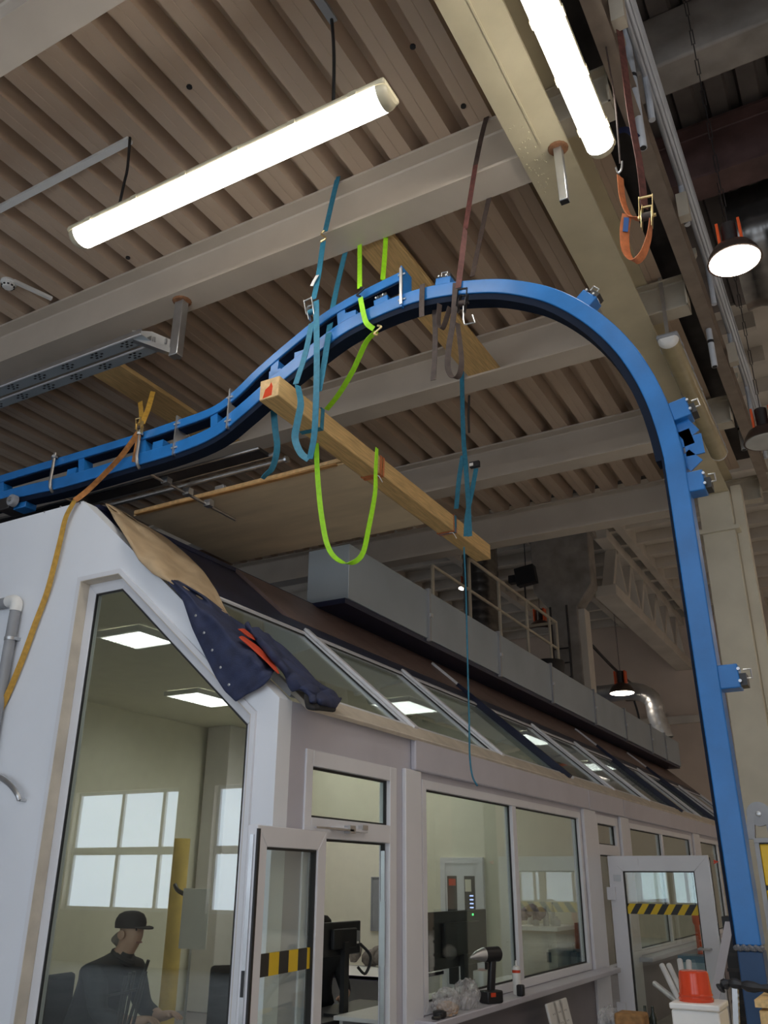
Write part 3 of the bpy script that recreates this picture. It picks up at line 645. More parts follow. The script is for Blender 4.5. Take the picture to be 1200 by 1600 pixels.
# ================================================================= TIMBER, PLYWOOD, PLANKS
TB = 4.86                                        # underside of the hanging timber
b0 = onZ(411, 621, TB); b1 = onZ(441, 612, TB); TX0, TX1 = -3.44, -3.27; TY0, TY1 = b0.y+.03, onZ(778, 872, TB).y
ti = empty('timber_beam', ((TX0+TX1)/2, TY0, TB), 'long square timber beam slung level in straps, red paint on its end', 'timber')
MB().box(TX0, TX1, TY0, TY1, TB, TB+.165).build('beam', TIMBER, ti, bevel=.006)
MB().box(TX0+.004, TX1-.004, TY0-.003, TY0, TB+.004, TB+.161).build('end_grain', TIMBEND, ti)
MB().prism([(TX0+.03, TY0-.004, TB+.01), (TX0+.11, TY0-.004, TB+.02), (TX0+.115, TY0-.004, TB+.09), (TX0+.10, TY0-.004, TB+.13), (TX0+.085, TY0-.004, TB+.10), (TX0+.05, TY0-.004, TB+.08)], (0, .003, 0)).build('red_paint_mark', RED, ti)
for y in (5.72, 7.2):
    r = empty('orange_tie', (-3.35, y, TB)); r.parent = ti; r.matrix_parent_inverse = ti.matrix_world.inverted()
    for dy in (0, .045): MB().ribbon([(TX0-.006, y+dy, TB+.02), (TX0-.006, y+dy, TB-.006), (TX1+.006, y+dy+.01, TB-.006), (TX1+.006, y+dy+.02, TB+.171), (TX0-.006, y+dy, TB+.171), (TX0-.006, y+dy, TB+.02)], .03, Y_, .004).build('band', STRAPO, r)
    MB().tube(smoothpath([(TX1-.03, y-.03, TB-.03), (TX1+.02, y-.05, TB-.05), (TX1+.03, y, TB-.09)]), .004, 6).build('loose_end', WHITEP, r)
ply = empty('plywood_sheet', (-4.5, 6.1, 4.80), 'large plywood sheet hanging flat under the timber beam', 'plywood')
PX0, PX1, PY0, PY1, PZ = -5.80, -3.445, 5.43, 6.92, 4.862
MB().box(PX0, PX1, PY0, PY1, PZ, PZ+.018).build('sheet', PLY, ply)
MB().box(PX0, PX1, PY0-.002, PY0, PZ, PZ+.018).build('front_edge', PLYEDGE, ply)
MB().obox((-4.62, PY0+.03, PZ+.036), (1.16, .0, .004), (0, .05, 0), (0, 0, .016)).build('edge_batten', TIMBEND, ply)
MB().obox((-4.62, PY0-.03, PZ-.004), (1.12, 0, 0), (0, .02, 0), (0, 0, .006)).build('orange_edge_strip', mat('orange veneer', (.50, .26, .09), .6, var=.25, scale=9), ply)
for (q, lab, xw) in (((577, 375), 'broad plank resting across the beams above the green straps', .34), ((165, 585), 'broad plank resting across the beams above the ochre strap', .40)):
    p = onZ(*q, 6.63); x0 = -3.09 if q[0] > 400 else -6.60
    pk = MB().obox((x0+xw/2, 6.15, 6.652), (xw/2, 0, 0), (0, 1.30, 0), (0, 0, .026)); tag(pk.build('plank', TIMBER, bevel=.004), lab, 'plank', 'planks across the ceiling beams')

# ================================================================= STRAPS
def strap(name, segs, m, label, cat='strap', w=.04, parts=None):
    """segs: list of (points, width direction, material or None)"""
    r = empty(name, segs[0][0][0], label, cat, 'lifting and lashing straps')
    for pts, wd, mm in segs: MB().ribbon(pts if (Vector(pts[0])-Vector(pts[-1])).length < 1e-6 else smoothpath(pts, 6), w, wd, .004).build('webbing', mm or m, r)
    return r
def ratchet(r, c, m, ax=Vector((0.1, 0, 1)), s=1.0):
    c = Vector(c); ax = Vector(ax).normalized(); sd = X_-ax*ax.dot(X_); sd.normalize(); dp = ax.cross(sd)
    g = empty('ratchet', c); g.parent = r; g.matrix_parent_inverse = r.matrix_world.inverted()
    for k in (-1, 1):
        MB().prism([c+sd*k*.026*s+ax*u*s+dp*v*s for u, v in ((-.07, -.012), (.02, -.03), (.07, -.012), (.07, .012), (-.07, .02))], sd*.003).build('side_plate', m, g)
        MB().prism([c+sd*k*.034*s+ax*u*s-dp*(v+.01)*s for u, v in ((-.03, 0), (.09, .03), (.09, .045), (-.03, .02))], sd*.003).build('handle_plate', m, g)
    MB().cyl(c-sd*.045*s, c+sd*.045*s, .010*s, 10).build('spindle', m, g)
    MB().cyl(c-sd*.024*s, c+sd*.024*s, .022*s, 12).build('webbing_roll', STRAPB if m == ZINC else STRAPD, g)
    MB().cyl(c+ax*.085*s-dp*.045*s-sd*.036*s, c+ax*.085*s-dp*.045*s+sd*.036*s, .007*s, 8).build('handle_bar', m, g)
    MB().cyl(c+ax*.06*s-sd*.03*s, c+ax*.06*s+sd*.03*s, .006*s, 8).build('cross_pin', m, g)
P4 = lambda pts, Y: [onY(x, y, Y) for x, y in pts]
def PY_(pts): return [onY(x, y, Y) for x, y, Y in pts]
YT = 4.80
bs = strap('blue_ratchet_strap', [
    (PY_([(528, 276, 4.64), (520, 310, 4.64), (508, 362, 4.60)]), X_, None),
    (PY_([(505, 378, 4.58), (498, 428, 4.52), (490, 468, 4.46)]), X_, None),
    (PY_([(541, 388, 4.99), (522, 470, 4.7), (507, 565, 4.42), (498, 612, 4.35)]), X_, None),
    (PY_([(487, 505, 4.42), (477, 553, 4.40), (462, 600, 4.36)]), X_, None),
    (PY_([(494, 470, 4.42), (495, 560, 4.36), (494, 620, 4.33), (491, 680, 4.33), (484, 717, 4.34)]), X_, None),
    (PY_([(465, 602, 4.36), (470, 630, 4.34), (465, 658, 4.33), (461, 685, 4.33), (470, 708, 4.33), (483, 718, 4.34)]), [X_*math.cos(a)+Y_*math.sin(a) for a in [1.2-.03*k for k in range(31)]], None),
    ([(TX0-.01, YT, TB+.02), (TX0-.006, YT, TB-.004), (TX1+.004, YT+.02, TB-.004), (TX1+.008, YT+.02, TB+.17), (TX0-.008, YT, TB+.172), (TX0-.01, YT, TB+.02)], Y_, None),
    (PY_([(427, 636, 4.75), (430, 670, 4.75), (433, 700, 4.75), (426, 730, 4.75), (415, 742, 4.75), (410, 748, 4.75)]), [X_*math.cos(a)+Y_*math.sin(a) for a in [.4+.05*k for k in range(31)]], None)],
    STRAPB, 'teal blue ratchet strap looped round the near end of the timber', w=.05)
ratchet(bs, onY(487, 487, 4.42), ZINC, ax=(-.1, 0, 1))
hk = [onY(x, y, 4.59) for x, y in ((507, 360), (502, 366), (509, 372), (501, 378), (505, 380))]
MB().tube(smoothpath(hk), .007, 6).build('wire_hook', BRASS, bs)
MB().ribbon(PY_([(496, 430, 4.50), (490, 440, 4.48), (487, 447, 4.48)]), .03, X_, .004).build('white_label', WHITEP, bs)
gs = strap('green_strap', [
    (PY_([(562, 372, 4.98), (562, 410, 4.8), (562, 450, 4.52)]), X_, None),
    (PY_([(603, 366, 4.98), (601, 400, 4.9), (598, 438, 4.80)]), X_*.6+Y_*.8, None),
    (PY_([(563, 465, 4.50), (568, 490, 4.50), (573, 505, 4.50), (584, 514, 4.52)]), X_, None),
    (PY_([(588, 518, 4.55), (572, 535, 4.6), (552, 578, 4.7), (530, 615, 4.8), (510, 640, 4.9)]), [X_*math.cos(a)+Y_*math.sin(a) for a in [1.1-.03*k for k in range(25)]], None),
    (PY_([(494, 672, 5.0), (496, 740, 5.02), (503, 810, 5.03), (515, 860, 5.05), (540, 880, 5.1), (565, 868, 5.15), (577, 820, 5.18), (586, 770, 5.2), (587, 735, 5.2), (589, 700, 5.2)]), [X_*math.cos(a)+Y_*math.sin(a) for a in [.2+.025*k for k in range(55)]], None)],
    STRAPG, 'lime green strap wound round the blue rail and hanging in a loop')
for y in (456, 516): 
    c = onY(563 if y < 500 else 590, y, 4.50); MB().tube(smoothpath([c+Z_*.04, c+X_*.03+Z_*.02, c, c-X_*.03-Z_*.02, c-Z_*.04]), .008, 6).build('s_hook', BLACKP if y < 500 else BRASS, gs)
br = strap('brown_ratchet_strap', [
    (PY_([(764, 168, 4.655), (752, 215, 4.65), (743, 258, 4.645)]), X_, STRAPD),
    (PY_([(743, 258, 4.645), (733, 320, 4.6), (727, 358, 4.56)]), X_, STRAPR),
    (PY_([(727, 358, 4.56), (722, 400, 4.54), (716, 450, 4.52)]), [X_*math.cos(a)+Y_*math.sin(a) for a in [1.2-.09*k for k in range(13)]], STRAPR),
    (PY_([(768, 292, 4.97), (755, 350, 4.9), (738, 432, 4.72)]), X_, None),
    ([onY(660, 444, 4.52), onY(659, 470, 4.52), onY(659, 495, 4.52)], X_, None),
    ([onY(679, 478, 4.62), onY(680, 530, 4.62), onY(677, 594, 4.62)], X_, None),
    (PY_([(712, 442, 4.52), (708, 500, 4.51), (701, 545, 4.51), (700, 575, 4.51), (708, 590, 4.51), (718, 585, 4.51), (721, 560, 4.51), (715, 505, 4.52)]), [X_*math.cos(a)+Y_*math.sin(a) for a in [.3+.02*k for k in range(43)]], None),
    (PY_([(687, 475, 4.55), (685, 505, 4.55), (692, 512, 4.55), (703, 480, 4.55)]), X_*.5+Y_, None)],
    STRAPD, 'dark brown ratchet strap wrapped round the top of the blue arch')
ratchet(br, onY(723, 474, 4.47), DARKST, ax=(.25, 0, 1))
MB().tube([onY(724, 478, 4.47), onY(724, 500, 4.47), onY(726, 507, 4.47), onY(742, 504, 4.47), onY(738, 492, 4.47)], .006, 6).build('handle_wire', ZINC, br)
bf = strap('blue_far_strap', [
    (PY_([(721, 520, 7.26), (722, 600, 7.25), (724, 680, 7.25), (728, 730, 7.22), (732, 790, 7.2), (734, 838, 7.2)]), X_, None),
    (PY_([(723, 712, 7.24), (717, 750, 7.28), (713, 795, 7.3)]), X_, None),
    (PY_([(744, 732, 7.24), (738, 765, 7.22), (730, 805, 7.2), (728, 838, 7.2)]), X_, None),
    ([(TX0-.006, 7.24, TB+.02), (TX0-.006, 7.24, TB-.006), (TX1+.006, 7.24, TB-.006), (TX1+.008, 7.24, TB+.17), (TX0-.006, 7.24, TB+.172), (TX0-.006, 7.24, TB+.02)], Y_, None)],
    STRAPB, 'bright blue strap carrying the far end of the timber', w=.05)
c = onY(742, 726, 7.22); MB().obox(c, X_*.05, Y_*.02, Z_*.03).build('buckle', BLACKP, bf); MB().obox(c-X_*.03-Y_*.022, X_*.02, Y_*.002, Z_*.016).build('white_label', WHITEP, bf)
tag(MB().tube(smoothpath(PY_([(725, 855, 7.2), (727, 900, 7.1), (729, 960, 7.0), (731, 1050, 6.9), (733, 1120, 6.85), (734, 1180, 6.8), (738, 1212, 6.8), (746, 1228, 6.8)])), .0075, 6).build('blue_rope', STRAPB), 'thin blue rope dangling from the timber in front of the roof glass', 'rope')
tag(MB().tube(PY_([(733, 618, 7.25), (732, 650, 7.25), (733, 676, 7.25)]), .012, 6).build('dark_cord', DARKST), 'short dark cord hanging beside the far blue strap', 'cord')
ys = strap('ochre_strap', [
    (PY_([(239, 612, 5.0), (231, 640, 4.85), (222, 662, 4.6)]), X_*.7+Y_*.7, None),
    (PY_([(219, 628, 5.0), (221, 648, 4.8), (220, 664, 4.6)]), X_, None),
    (PY_([(216, 676, 4.50), (190, 712, 4.48), (160, 744, 4.46), (135, 768, 4.42), (117, 782, 4.32)]), [X_*.3+Y_*.9]*25, STRAPYO),
    (PY_([(217, 680, 4.50), (212, 705, 4.52), (209, 722, 4.54)]), X_, STRAPYO),
    (PY_([(117, 782, 4.32), (103, 808, 4.32), (94, 845, 4.33), (83, 890, 4.33), (72, 930, 4.34), (55, 975, 4.34), (35, 1030, 4.34), (12, 1085, 4.34), (-10, 1130, 4.34)]), [X_*math.cos(a)+Y_*math.sin(a) for a in [.1+.018*k for k in range(49)]], None)],
    STRAPY, 'ochre yellow strap running from the plank down over the white cabin wall', w=.045)
ratchet(ys, onY(219, 668, 4.50), BRASS, ax=(.05, 0, 1), s=.8)
# orange ratchet strap at the mezzanine edge
oy = 4.25
os_ = strap('orange_ratchet_strap', [
    (PY_([(969, 276, oy), (973, 312, oy), (984, 338, oy), (998, 342, oy)]), X_*.4+Y_*.9, None),
    (PY_([(980, 335, oy-.02), (976, 360, oy-.02), (978, 392, oy-.02), (990, 408, oy-.02), (1004, 398, oy-.02), (1014, 370, oy-.02), (1017, 345, oy-.02)]), [X_*math.cos(a)+Y_*math.sin(a) for a in [.5+.03*k for k in range(37)]], None),
    (PY_([(953, -30, 4.3), (970, 60, 4.3), (984, 170, 4.28), (1000, 260, 4.26), (1007, 325, oy)]), [X_*.5+Y_*.85]*25, STRAPR)],
    STRAPO, 'orange ratchet strap hanging in a loop from the mezzanine edge', w=.06)
ratchet(os_, onY(1011, 338, oy-.03), BRASS, ax=(.15, 0, 1), s=1.15)
MB().ribbon(PY_([(979, 340, oy-.026), (977, 362, oy-.026)]), .03, X_*.8+Y_*.4, .004).build('blue_label', mat('blue label', (.03, .10, .30), .5), os_)
MB().tube(smoothpath(PY_([(962, 262, oy), (966, 270, oy), (971, 264, oy), (972, 252, oy)])), .006, 6).build('wire_hook', ZINC, os_)
tag(MB().tube(smoothpath(PY_([(934, -10, 4.3), (948, 80, 4.3), (960, 150, 4.28), (966, 215, 4.26), (969, 256, oy)])), .006, 6).build('hanging_cord', STRAPD), 'brown cord holding the hook of the orange strap', 'cord')
tag(MB().ribbon(smoothpath(PY_([(966, 205, 4.96), (980, 203, 4.95), (996, 215, 4.96)])), .05, Z_, .004).build('label_band', mat('navy label', (.01, .015, .05), .5)), 'navy blue band wrapped over the railing pipe', 'band')

# ================================================================= LUMINAIRES
def luminaire(c0, c1, w, lit, lab, wires=()):
    c0, c1 = Vector(c0), Vector(c1); d = (c1-c0).normalized(); sd = d.cross(Z_).normalized(); L = (c1-c0).length
    r = empty('tube_light', (c0+c1)/2, lab, 'tube light', 'long weatherproof tube lights')
    prof = [(math.cos(a)*w/2, -math.sin(a)*.085) for a in [math.pi*k/10 for k in range(11)]]
    def shell(u0, u1, m, nm, sc=1.0):
        mb = MB(); st = [(u0, sc), (u1, sc)]
        n = len(prof); o = 0
        for u, k in st: mb.v += [c0+d*u+sd*a*k+Z_*b*k for a, b in prof]
        for i in range(n-1): mb.f.append([i, i+1, n+i+1, n+i])
        mb.f.append(list(range(n))); mb.f.append(list(range(n, 2*n))[::-1]); mb.f.append([0, n, 2*n-1, n-1])
        return mb.build(nm, m, r)
    shell(.07, L-.07, DIFFUSER_ON if lit else COVEROFF, 'tube_cover')
    for u, s_ in ((.07, -1), (L-.07, 1)):           # rounded clear ends
        mb = MB(); n = len(prof); rings = [(0, 1), (.03, .97), (.055, .88), (.07, .7)]
        for e, k in rings: mb.v += [c0+d*(u+s_*e)+sd*a*k+Z_*b*k for a, b in prof]
        for j in range(len(rings)-1):
            for i in range(n-1): mb.f.append([j*n+i, j*n+i+1, (j+1)*n+i+1, (j+1)*n+i])
        mb.f.append([ (len(rings)-1)*n+i for i in range(n)]); mb.build('end_cap', COVER if lit else WHITEP, r)
    MB().obox((c0+c1)/2+Z_*.025, d*(L/2), sd*(w/2+.006), Z_*.026).build('housing', COVER if lit else GREYP, r, bevel=.02)
    for k in range(6):
        u = L*(k+.5)/6
        for s_ in (-1, 1): MB().obox(c0+d*u+sd*s_*(w/2+.006)+Z_*.016, d*.03, sd*.004, Z_*.02).build('clip', COVER if lit else ZINC, r)
    return r
lz = 6.22
luminaire((-4.68, 3.44, lz), (-1.90, 3.44, lz), .20, True, 'lit tube light hanging under the corrugated ceiling at the upper left')
luminaire((-.92, 1.95, 6.42), (-.92, 4.74, 6.42), .19, True, 'lit tube light beside the yellow girder at the top of the picture')
luminaire((-1.02, 7.16, 6.36), (-1.02, 9.95, 6.36), .19, False, 'unlit yellowed tube light on a rod beside the main girder')
a = Vector((-1.02, 7.22, 6.41)); tag(MB().bar(a, (-1.02, 7.26, 7.1), .035, .02, up=(0,1,0)).build('light_hanger', ZINC), 'flat steel hanger of the unlit tube light', 'hanger')
def wire(pts, r, m, nm, lab, cat): return tag(MB().tube(smoothpath(pts), r, 6).build(nm, m), lab, cat)
p = onZ(518, 26, 7.1); q = Vector((onY(522, 146, 3.46).x, 3.46, lz+.05)); wire([p, (p*.6+q*.4)+X_*.015, q], .012, BLACKP, 'light_cable', 'black cable at the right end of the hanging tube light', 'cable')
MB().box(p.x-.03, p.x+.03, p.y-.2, p.y+.03, 7.075, 7.1).build('cable_box', GREYP, deck)
p2 = onZ(203, 215, 7.1); q2 = Vector((onY(186, 316, 3.46).x, 3.46, lz+.05)); wire([p2, p2*.6+q2*.4+X_*.03, p2*.4+q2*.6+X_*.02, q2], .012, BLACKP, 'light_cable', 'black cable at the left end of the hanging tube light', 'cable')
e = onZ(0, 326, 7.08); g = onZ(203, 219, 7.08); dv = (e-g)
tag(MB().bar(g, g+dv*1.4, .06, .03).build('cable_trunking', WHITEP), 'white cable trunking along the corrugated ceiling at the left', 'trunking')
# smoke detector and conduit
sp = onZ(14, 440, 7.1); sp.y = min(sp.y, 4.5); sdt = empty('smoke_detector', sp, 'white round smoke detector under the ceiling at the left edge', 'smoke detector')
MB().lathe([(.075, .0), (.078, -.02), (.07, -.03)], sp, n=20).build('base', WHITEP, sdt); MB().lathe([(.062, -.03), (.065, -.05), (.045, -.075), (.02, -.08)], sp, n=20).build('sensor_head', WHITEP, sdt)
for k in range(10): a = k*.628; MB().obox(sp+Vector((math.cos(a)*.058, math.sin(a)*.058, -.06)), Vector((math.cos(a)*.006, math.sin(a)*.006, 0)), Vector((-math.sin(a)*.01, math.cos(a)*.01, 0)), Z_*.006).build('vent_slot', BLACKP, sdt)
a, b = onZ(52, 460, 7.08), onZ(80, 478, 7.08); tag(MB().bar((a.x, sp.y, 7.08), (b.x+.1, 4.6, 7.08), .04, .03).build('conduit_clip', WHITEP), 'short white conduit beside the smoke detector', 'conduit')

# galvanised cable tray below the second beam
hy = 4.80; ht = onY(284, 474, hy); hbm = onY(278, 556, hy)
tray = empty('cable_tray', hbm, 'perforated galvanised twin tray hung under the ceiling beam at the left', 'cable tray')
MB().bar((ht.x, hy, 6.598), (ht.x, hy, hbm.z), .10, .08, up=(0,1,0)).build('hanger_tube', ZINC, tray, bevel=.006)
MB().lathe([(.09, 0), (.08, -.012), (.05, -.02)], (ht.x, hy, 6.6), n=14).build('rusty_weld', RUST, tray)
tz = hbm.z+.13
for (q0, q1, wd) in (((220, 522), (0, 608), .13), ((232, 540), (0, 628), .12)):
    y = onZ(*q0, tz).y; xe = onZ(*q0, tz).x
    MB().box(-9, xe, y, y+wd, tz, tz+.004).build('tray_floor', GALV, tray)
    for yy in (y, y+wd-.004): MB().box(-9, xe, yy, yy+.004, tz, tz+.06).build('tray_side', ZINC, tray)
    MB().box(-9, xe, y-.01, y+.006, tz-.006, tz+.002).build('bright_lip', PVC2, tray)
    sl = MB()
    for k in range(16):
        x = xe-.25-.38*k
        for dx, dy in ((0, .03), (.05, .03), (0, .09), (.05, .09), (.025, .06), (-.04, .06), (.09, .06)): sl.box(x+dx-.014, x+dx+.014, y+dy-.008, y+dy+.008, tz-.002, tz+.001)
    o = sl.build('perforations', BLACKP, tray); o['kind'] = 'stuff'
yb = onZ(232, 540, tz).y
MB().prism([(ht.x-.32, yb-.14, tz+.10), (ht.x-.02, yb+.18, tz-.10), (ht.x+.02, yb+.18, tz+.02), (ht.x-.2, yb-.02, tz+.12)], Z_*.008).build('bracket_plate', ZINC, tray)
MB().bar((ht.x-.30, yb-.12, tz+.02), (ht.x+.02, yb+.16, tz-.10), .06, .05).build('bracket_arm', ZINC, tray)
for k in range(4): c = Vector((ht.x-.25+.08*k, yb-.08+.07*k, tz+.06)); MB().cyl(c, c-Z_*.05, .012, 6).build('bolt', ZINC, tray)

# high bay lamps
def highbay(c, r, lit, lab, chain=None, gear=True, power=0.0):
    c = Vector(c); g = empty('high_bay_lamp', c, lab, 'lamp', 'bell shaped high bay lamps')
    MB().lathe([(r*1.02, 0), (r*1.0, .02*r), (r*.93, .25*r), (r*.75, .55*r), (r*.45, .75*r), (r*.3, .8*r)], c, n=28).build('reflector', mat('dark bronze reflector', (.10, .07, .06), .35, .6), g)
    MB().lathe([(r*.97, .03*r), (r*.9, -.03*r), (r*.5, -.05*r), (.01, -.055*r)], c, n=28).build('lens', BAYL if lit else mat('grey lamp lens', (.45, .45, .42), .3), g)
    MB().cyl(c+Z_*.8*r, c+Z_*1.75*r, r*.28, 14).build('gear_housing', DARKST, g)
    if gear:
        for s_ in (-1, 1): MB().obox(c+X_*s_*r*.40+Z_*1.2*r, X_*.05*r, Y_*.32*r, Z_*.55*r).build('gear_bracket', ORANGE, g)
    n = 22; z1 = chain or c.z+2.0; mb = MB()
    for k in range(n):
        z = c.z+1.75*r+(z1-c.z-1.75*r)*k/n; h = (z1-c.z-1.75*r)/n
        ax = X_ if k % 2 else Y_
        mb.tube([Vector((c.x, c.y, z))+ax*.012, Vector((c.x, c.y, z+h))+ax*.012], .004, 4).tube([Vector((c.x, c.y, z))-ax*.012, Vector((c.x, c.y, z+h))-ax*.012], .004, 4)
    mb.build('chain', DARKST, g)
    if lit and power:  # area light belongs only to the added hall lamps
        li = bpy.data.lights.new('added_lamp_light', 'AREA'); li.shape = 'DISK'; li.size = r*1.7; li.energy = power; li.color = (1.0, .93, .84); li.spread = math.radians(78)
        lo = bpy.data.objects.new('added_lamp_light', li); COL.objects.link(lo); lo.location = c-Z_*.08*r; lo.parent = g; lo.matrix_parent_inverse = g.matrix_world.inverted()
    return g
highbay(onY(1148, 408, 6.0), .20, True, 'brightly lit high bay lamp at the upper right', 10.5)
highbay(onY(1197, 690, 9.0), .22, False, 'unlit dark high bay lamp at the right edge', 10.5)
highbay(onY(727, 919, 21), .20, True, 'small lit high bay lamp behind the blue rope', 10.55)
highbay(onY(845, 985, 22), .34, False, 'high bay lamp with orange brackets behind the platform railing', 10.55)
highbay(onY(972, 1083, 23.6), .34, True, 'lit high bay lamp in front of the bent spiral duct', 10.55)
k = 0
for x in (3.0, 6.2):  # two unseen lamp rows, added so floor bounce brightens the ceiling
    for y in (-2.5, 3.5, 9.5, 15.5, 21.5, 27):
        highbay((x, y, 7.4), .32, True, 'added unseen high bay lamp of the %s row over the open hall, %s from the back wall' % (('inner', 'outer')[x > 3], ('first', 'second', 'third', 'fourth', 'fifth', 'sixth')[k % 6]), 10.5, power=40.0); k += 1
def spiral(path, r, lab, m=None, n=20, pitch=.12, nm='spiral_duct'):
    g = empty(nm, path[0], lab, 'duct'); path = [Vector(p) for p in path]
    out = []; rr = []
    for a, b in zip(path, path[1:]):
        k = max(2, int((b-a).length/pitch*3))
        for i in range(k): out.append(a+(b-a)*i/k)
    out.append(path[-1]); rr = [r*(1.03 if i % 3 == 0 else 1.0) for i in range(len(out))]
    MB().tube(out, rr, n).build('duct_pipe', m or GALV, g); return g
BIGD = mat('dark glossy duct', (.16, .15, .14), .22, .8, var=.2)
c = onY(1150, 395, 10.4); spiral([(-.45, 10.4, c.z), (5, 10.4, c.z)], .78, 'large dark round duct behind the bright lamp', BIGD, 32, .25)
c = onY(752, 930, 16.5); spiral([(c.x, 16.5, 4.6), (c.x, 16.5, 8.6)], .38, 'dark vertical spiral duct behind the platform railing', BIGD, 24, .2)
c0, c1, c2, c3 = onY(905, 1088, 24.4), onY(990, 1080, 24.4), onY(1018, 1092, 24.4), onY(1040, 1165, 24.4)
spiral(smoothpath([c0, c0*.5+c1*.5, c1, c2+X_*.0, c2*.6+c3*.4, Vector((c3.x, 24.4, 5.205))], 4), .24, 'bent galvanised spiral duct above the far end of the air duct', ZINC, 18, .16)
# service platform railing on the cabin roof
pr = empty('platform_railing', (-5.75, 14, 4.5), 'cream pipe railing on the cabin roof behind the air duct', 'railing')
CRP = mat('cream pipe paint', (.50, .44, .34), .4, var=.1)
ptop = onX(733, 873, -5.75); plow = onX(676, 884, -5.75)
MB().cyl((-5.75, ptop.y, ptop.z), (-5.75, 18.0, ptop.z), .032, 10).build('top_rail', CRP, pr); MB().cyl((-5.75, plow.y, plow.z), (-5.75, 18.0, plow.z), .028, 10).build('mid_rail', CRP, pr)
for px in (676, 733, 778, 819, 853): 
    y = onX(px, 900, -5.75).y; MB().cyl((-5.75, y, 4.5), (-5.75, y, plow.z if px == 676 else ptop.z), .03, 10).build('post', CRP, pr)
MB().cyl((-5.75, 18.0, ptop.z), (-7.2, 18.0, ptop.z), .032, 10).build('end_rail', CRP, pr); MB().cyl((-7.2, 18.0, 4.5), (-7.2, 18.0, ptop.z), .03, 10).build('post', CRP, pr); MB().cyl((-5.75, 18.0, 4.5), (-5.75, 18.0, ptop.z), .03, 10).build('post', CRP, pr)
c = onY(822, 900, 20); fl = empty('flood_light', c, 'black rectangular floodlight hanging left of the haunched column', 'lamp')
MB().obox(c, Vector((.26, 0, .03)), Vector((0, .12, 0)), Vector((-.03, 0, .24))).build('lamp_body', BLACKP, fl, bevel=.02); MB().cyl(c+Z_*.28, c+Z_*2.2, .012, 6).build('drop_cable', BLACKP, fl); MB().obox(c-X_*.36-Z_*.05, X_*.09, Y_*.1, Z_*.1).build('driver_box', BLACKP, fl)
MB().cyl(c-Z_*.28-X_*.05, c-Z_*1.6-X_*.05, .02, 6).build('cable', BLACKP, fl)
c = onY(990, 1086, 30.6); fx = empty('wall_light', c, 'small wall light on the far wall beside the blue post', 'lamp'); MB().obox(c, X_*.28, Y_*.1, Z_*.18).build('wall_lamp_body', BLACKP, fx); MB().obox(c-Y_*.12-Z_*.06, X_*.2, Y_*.02, Z_*.03).build('wall_lamp_lens', BAYL, fx)
wire([c-Z_*.2, onY(998, 1120, 30.7), onY(1000, 1145, 30.7), onY(1008, 1160, 30.7)], .035, BLACKP, 'wall_cable', 'black cable hanging below the small wall light', 'cable')
tag(MB().lathe([(.3, 0), (.34, .3), (.32, .34)], onX(858, 1060, -5.6), n=18).build('roof_bucket', BLACKP), 'black bucket on the cabin roof below the concrete column ladder', 'bucket')
wire(smoothpath(PY_([(922, 1005, 28), (960, 1045, 29), (1000, 1080, 31)])), .05, DARKST, 'sloping_pipe', 'thin dark pipe slanting below the far ceiling', 'pipe')

# grey conduit and pull handle on the white cabin wall
gc = empty('wall_conduit', onY(12, 1000, FY), 'grey plastic conduit with an elbow on the white cabin wall', 'pipe')
a = onY(25, 938, FY-.05); b = onY(2, 1110, FY-.05); b.x = a.x
MB().tube(smoothpath([a-X_*.5, a-X_*.12, a-X_*.02, a-Z_*.03+X_*.015, a-Z_*.12+X_*.015, b+X_*.015, b-Z_*1.6+X_*.015], 5), .042, 14).build('pipe', GREYP, gc)
MB().tube(smoothpath([a-X_*.09, a-X_*.02, a-Z_*.03+X_*.015, a-Z_*.09+X_*.015], 5), .048, 14).build('elbow', WHITEP, gc)
c = onY(18, 998, FY-.05); MB().cyl((a.x+.015, FY-.05, c.z-.012), (a.x+.015, FY-.05, c.z+.012), .047, 14).box(a.x+.03, a.x+.075, FY-.05, FY+.0, c.z-.012, c.z+.012).build('pipe_clip', ZINC, gc)
hd = empty('pull_handle', onY(20, 1240, FY), 'curved chrome pull handle on the white cabin wall', 'handle')
hp = PY_([(-30, 1205, FY-.05), (-5, 1212, FY-.06), (14, 1224, FY-.06), (27, 1240, FY-.06), (31, 1250, FY-.05)]); MB().tube(smoothpath(hp), .02, 10).build('grip', ZINC, hd); MB().cyl(hp[-1], hp[-1]+Y_*.05, .012, 8).build('standoff', ZINC, hd)

# ================================================================= CANVAS AND JACKET OVER THE GABLE EDGE
def onS(px, py, h=.02):
    d = ray(px, py); t = ((E0+SN*h)-EYE).dot(SN)/d.dot(SN); p = EYE+d*t
    if p.y < FY-.02: p = onY(px, py, FY-.03-(h-.02)*.5)
    return p
def drape(rows, nx, ny, h, amp, seed, wave=3.0):
    """cloth between left and right outlines"""
    rg = random.Random(seed); mb = MB(); R = []
    for i in range(len(rows)-1):
        for k in range(ny): t = k/ny; R.append(tuple(rows[i][j]*(1-t)+rows[i+1][j]*t for j in range(4)))
    R.append(rows[-1]); ph = [rg.random()*6 for _ in range(4)]
    for i, (xl, yl, xr, yr) in enumerate(R):
        for k in range(nx+1):
            t = k/nx; f = math.sin(i*.55+ph[0]+t*wave*3)*.5+math.sin(t*wave*5+ph[1]-i*.3)*.35+math.sin(i*1.7+t*9+ph[2])*.2
            mb.v.append(onS(xl+(xr-xl)*t, yl+(yr-yl)*t, h+amp*(f+1)))
    n = nx+1
    for i in range(len(R)-1):
        for k in range(nx): mb.f.append([i*n+k, i*n+k+1, (i+1)*n+k+1, (i+1)*n+k])
    return mb
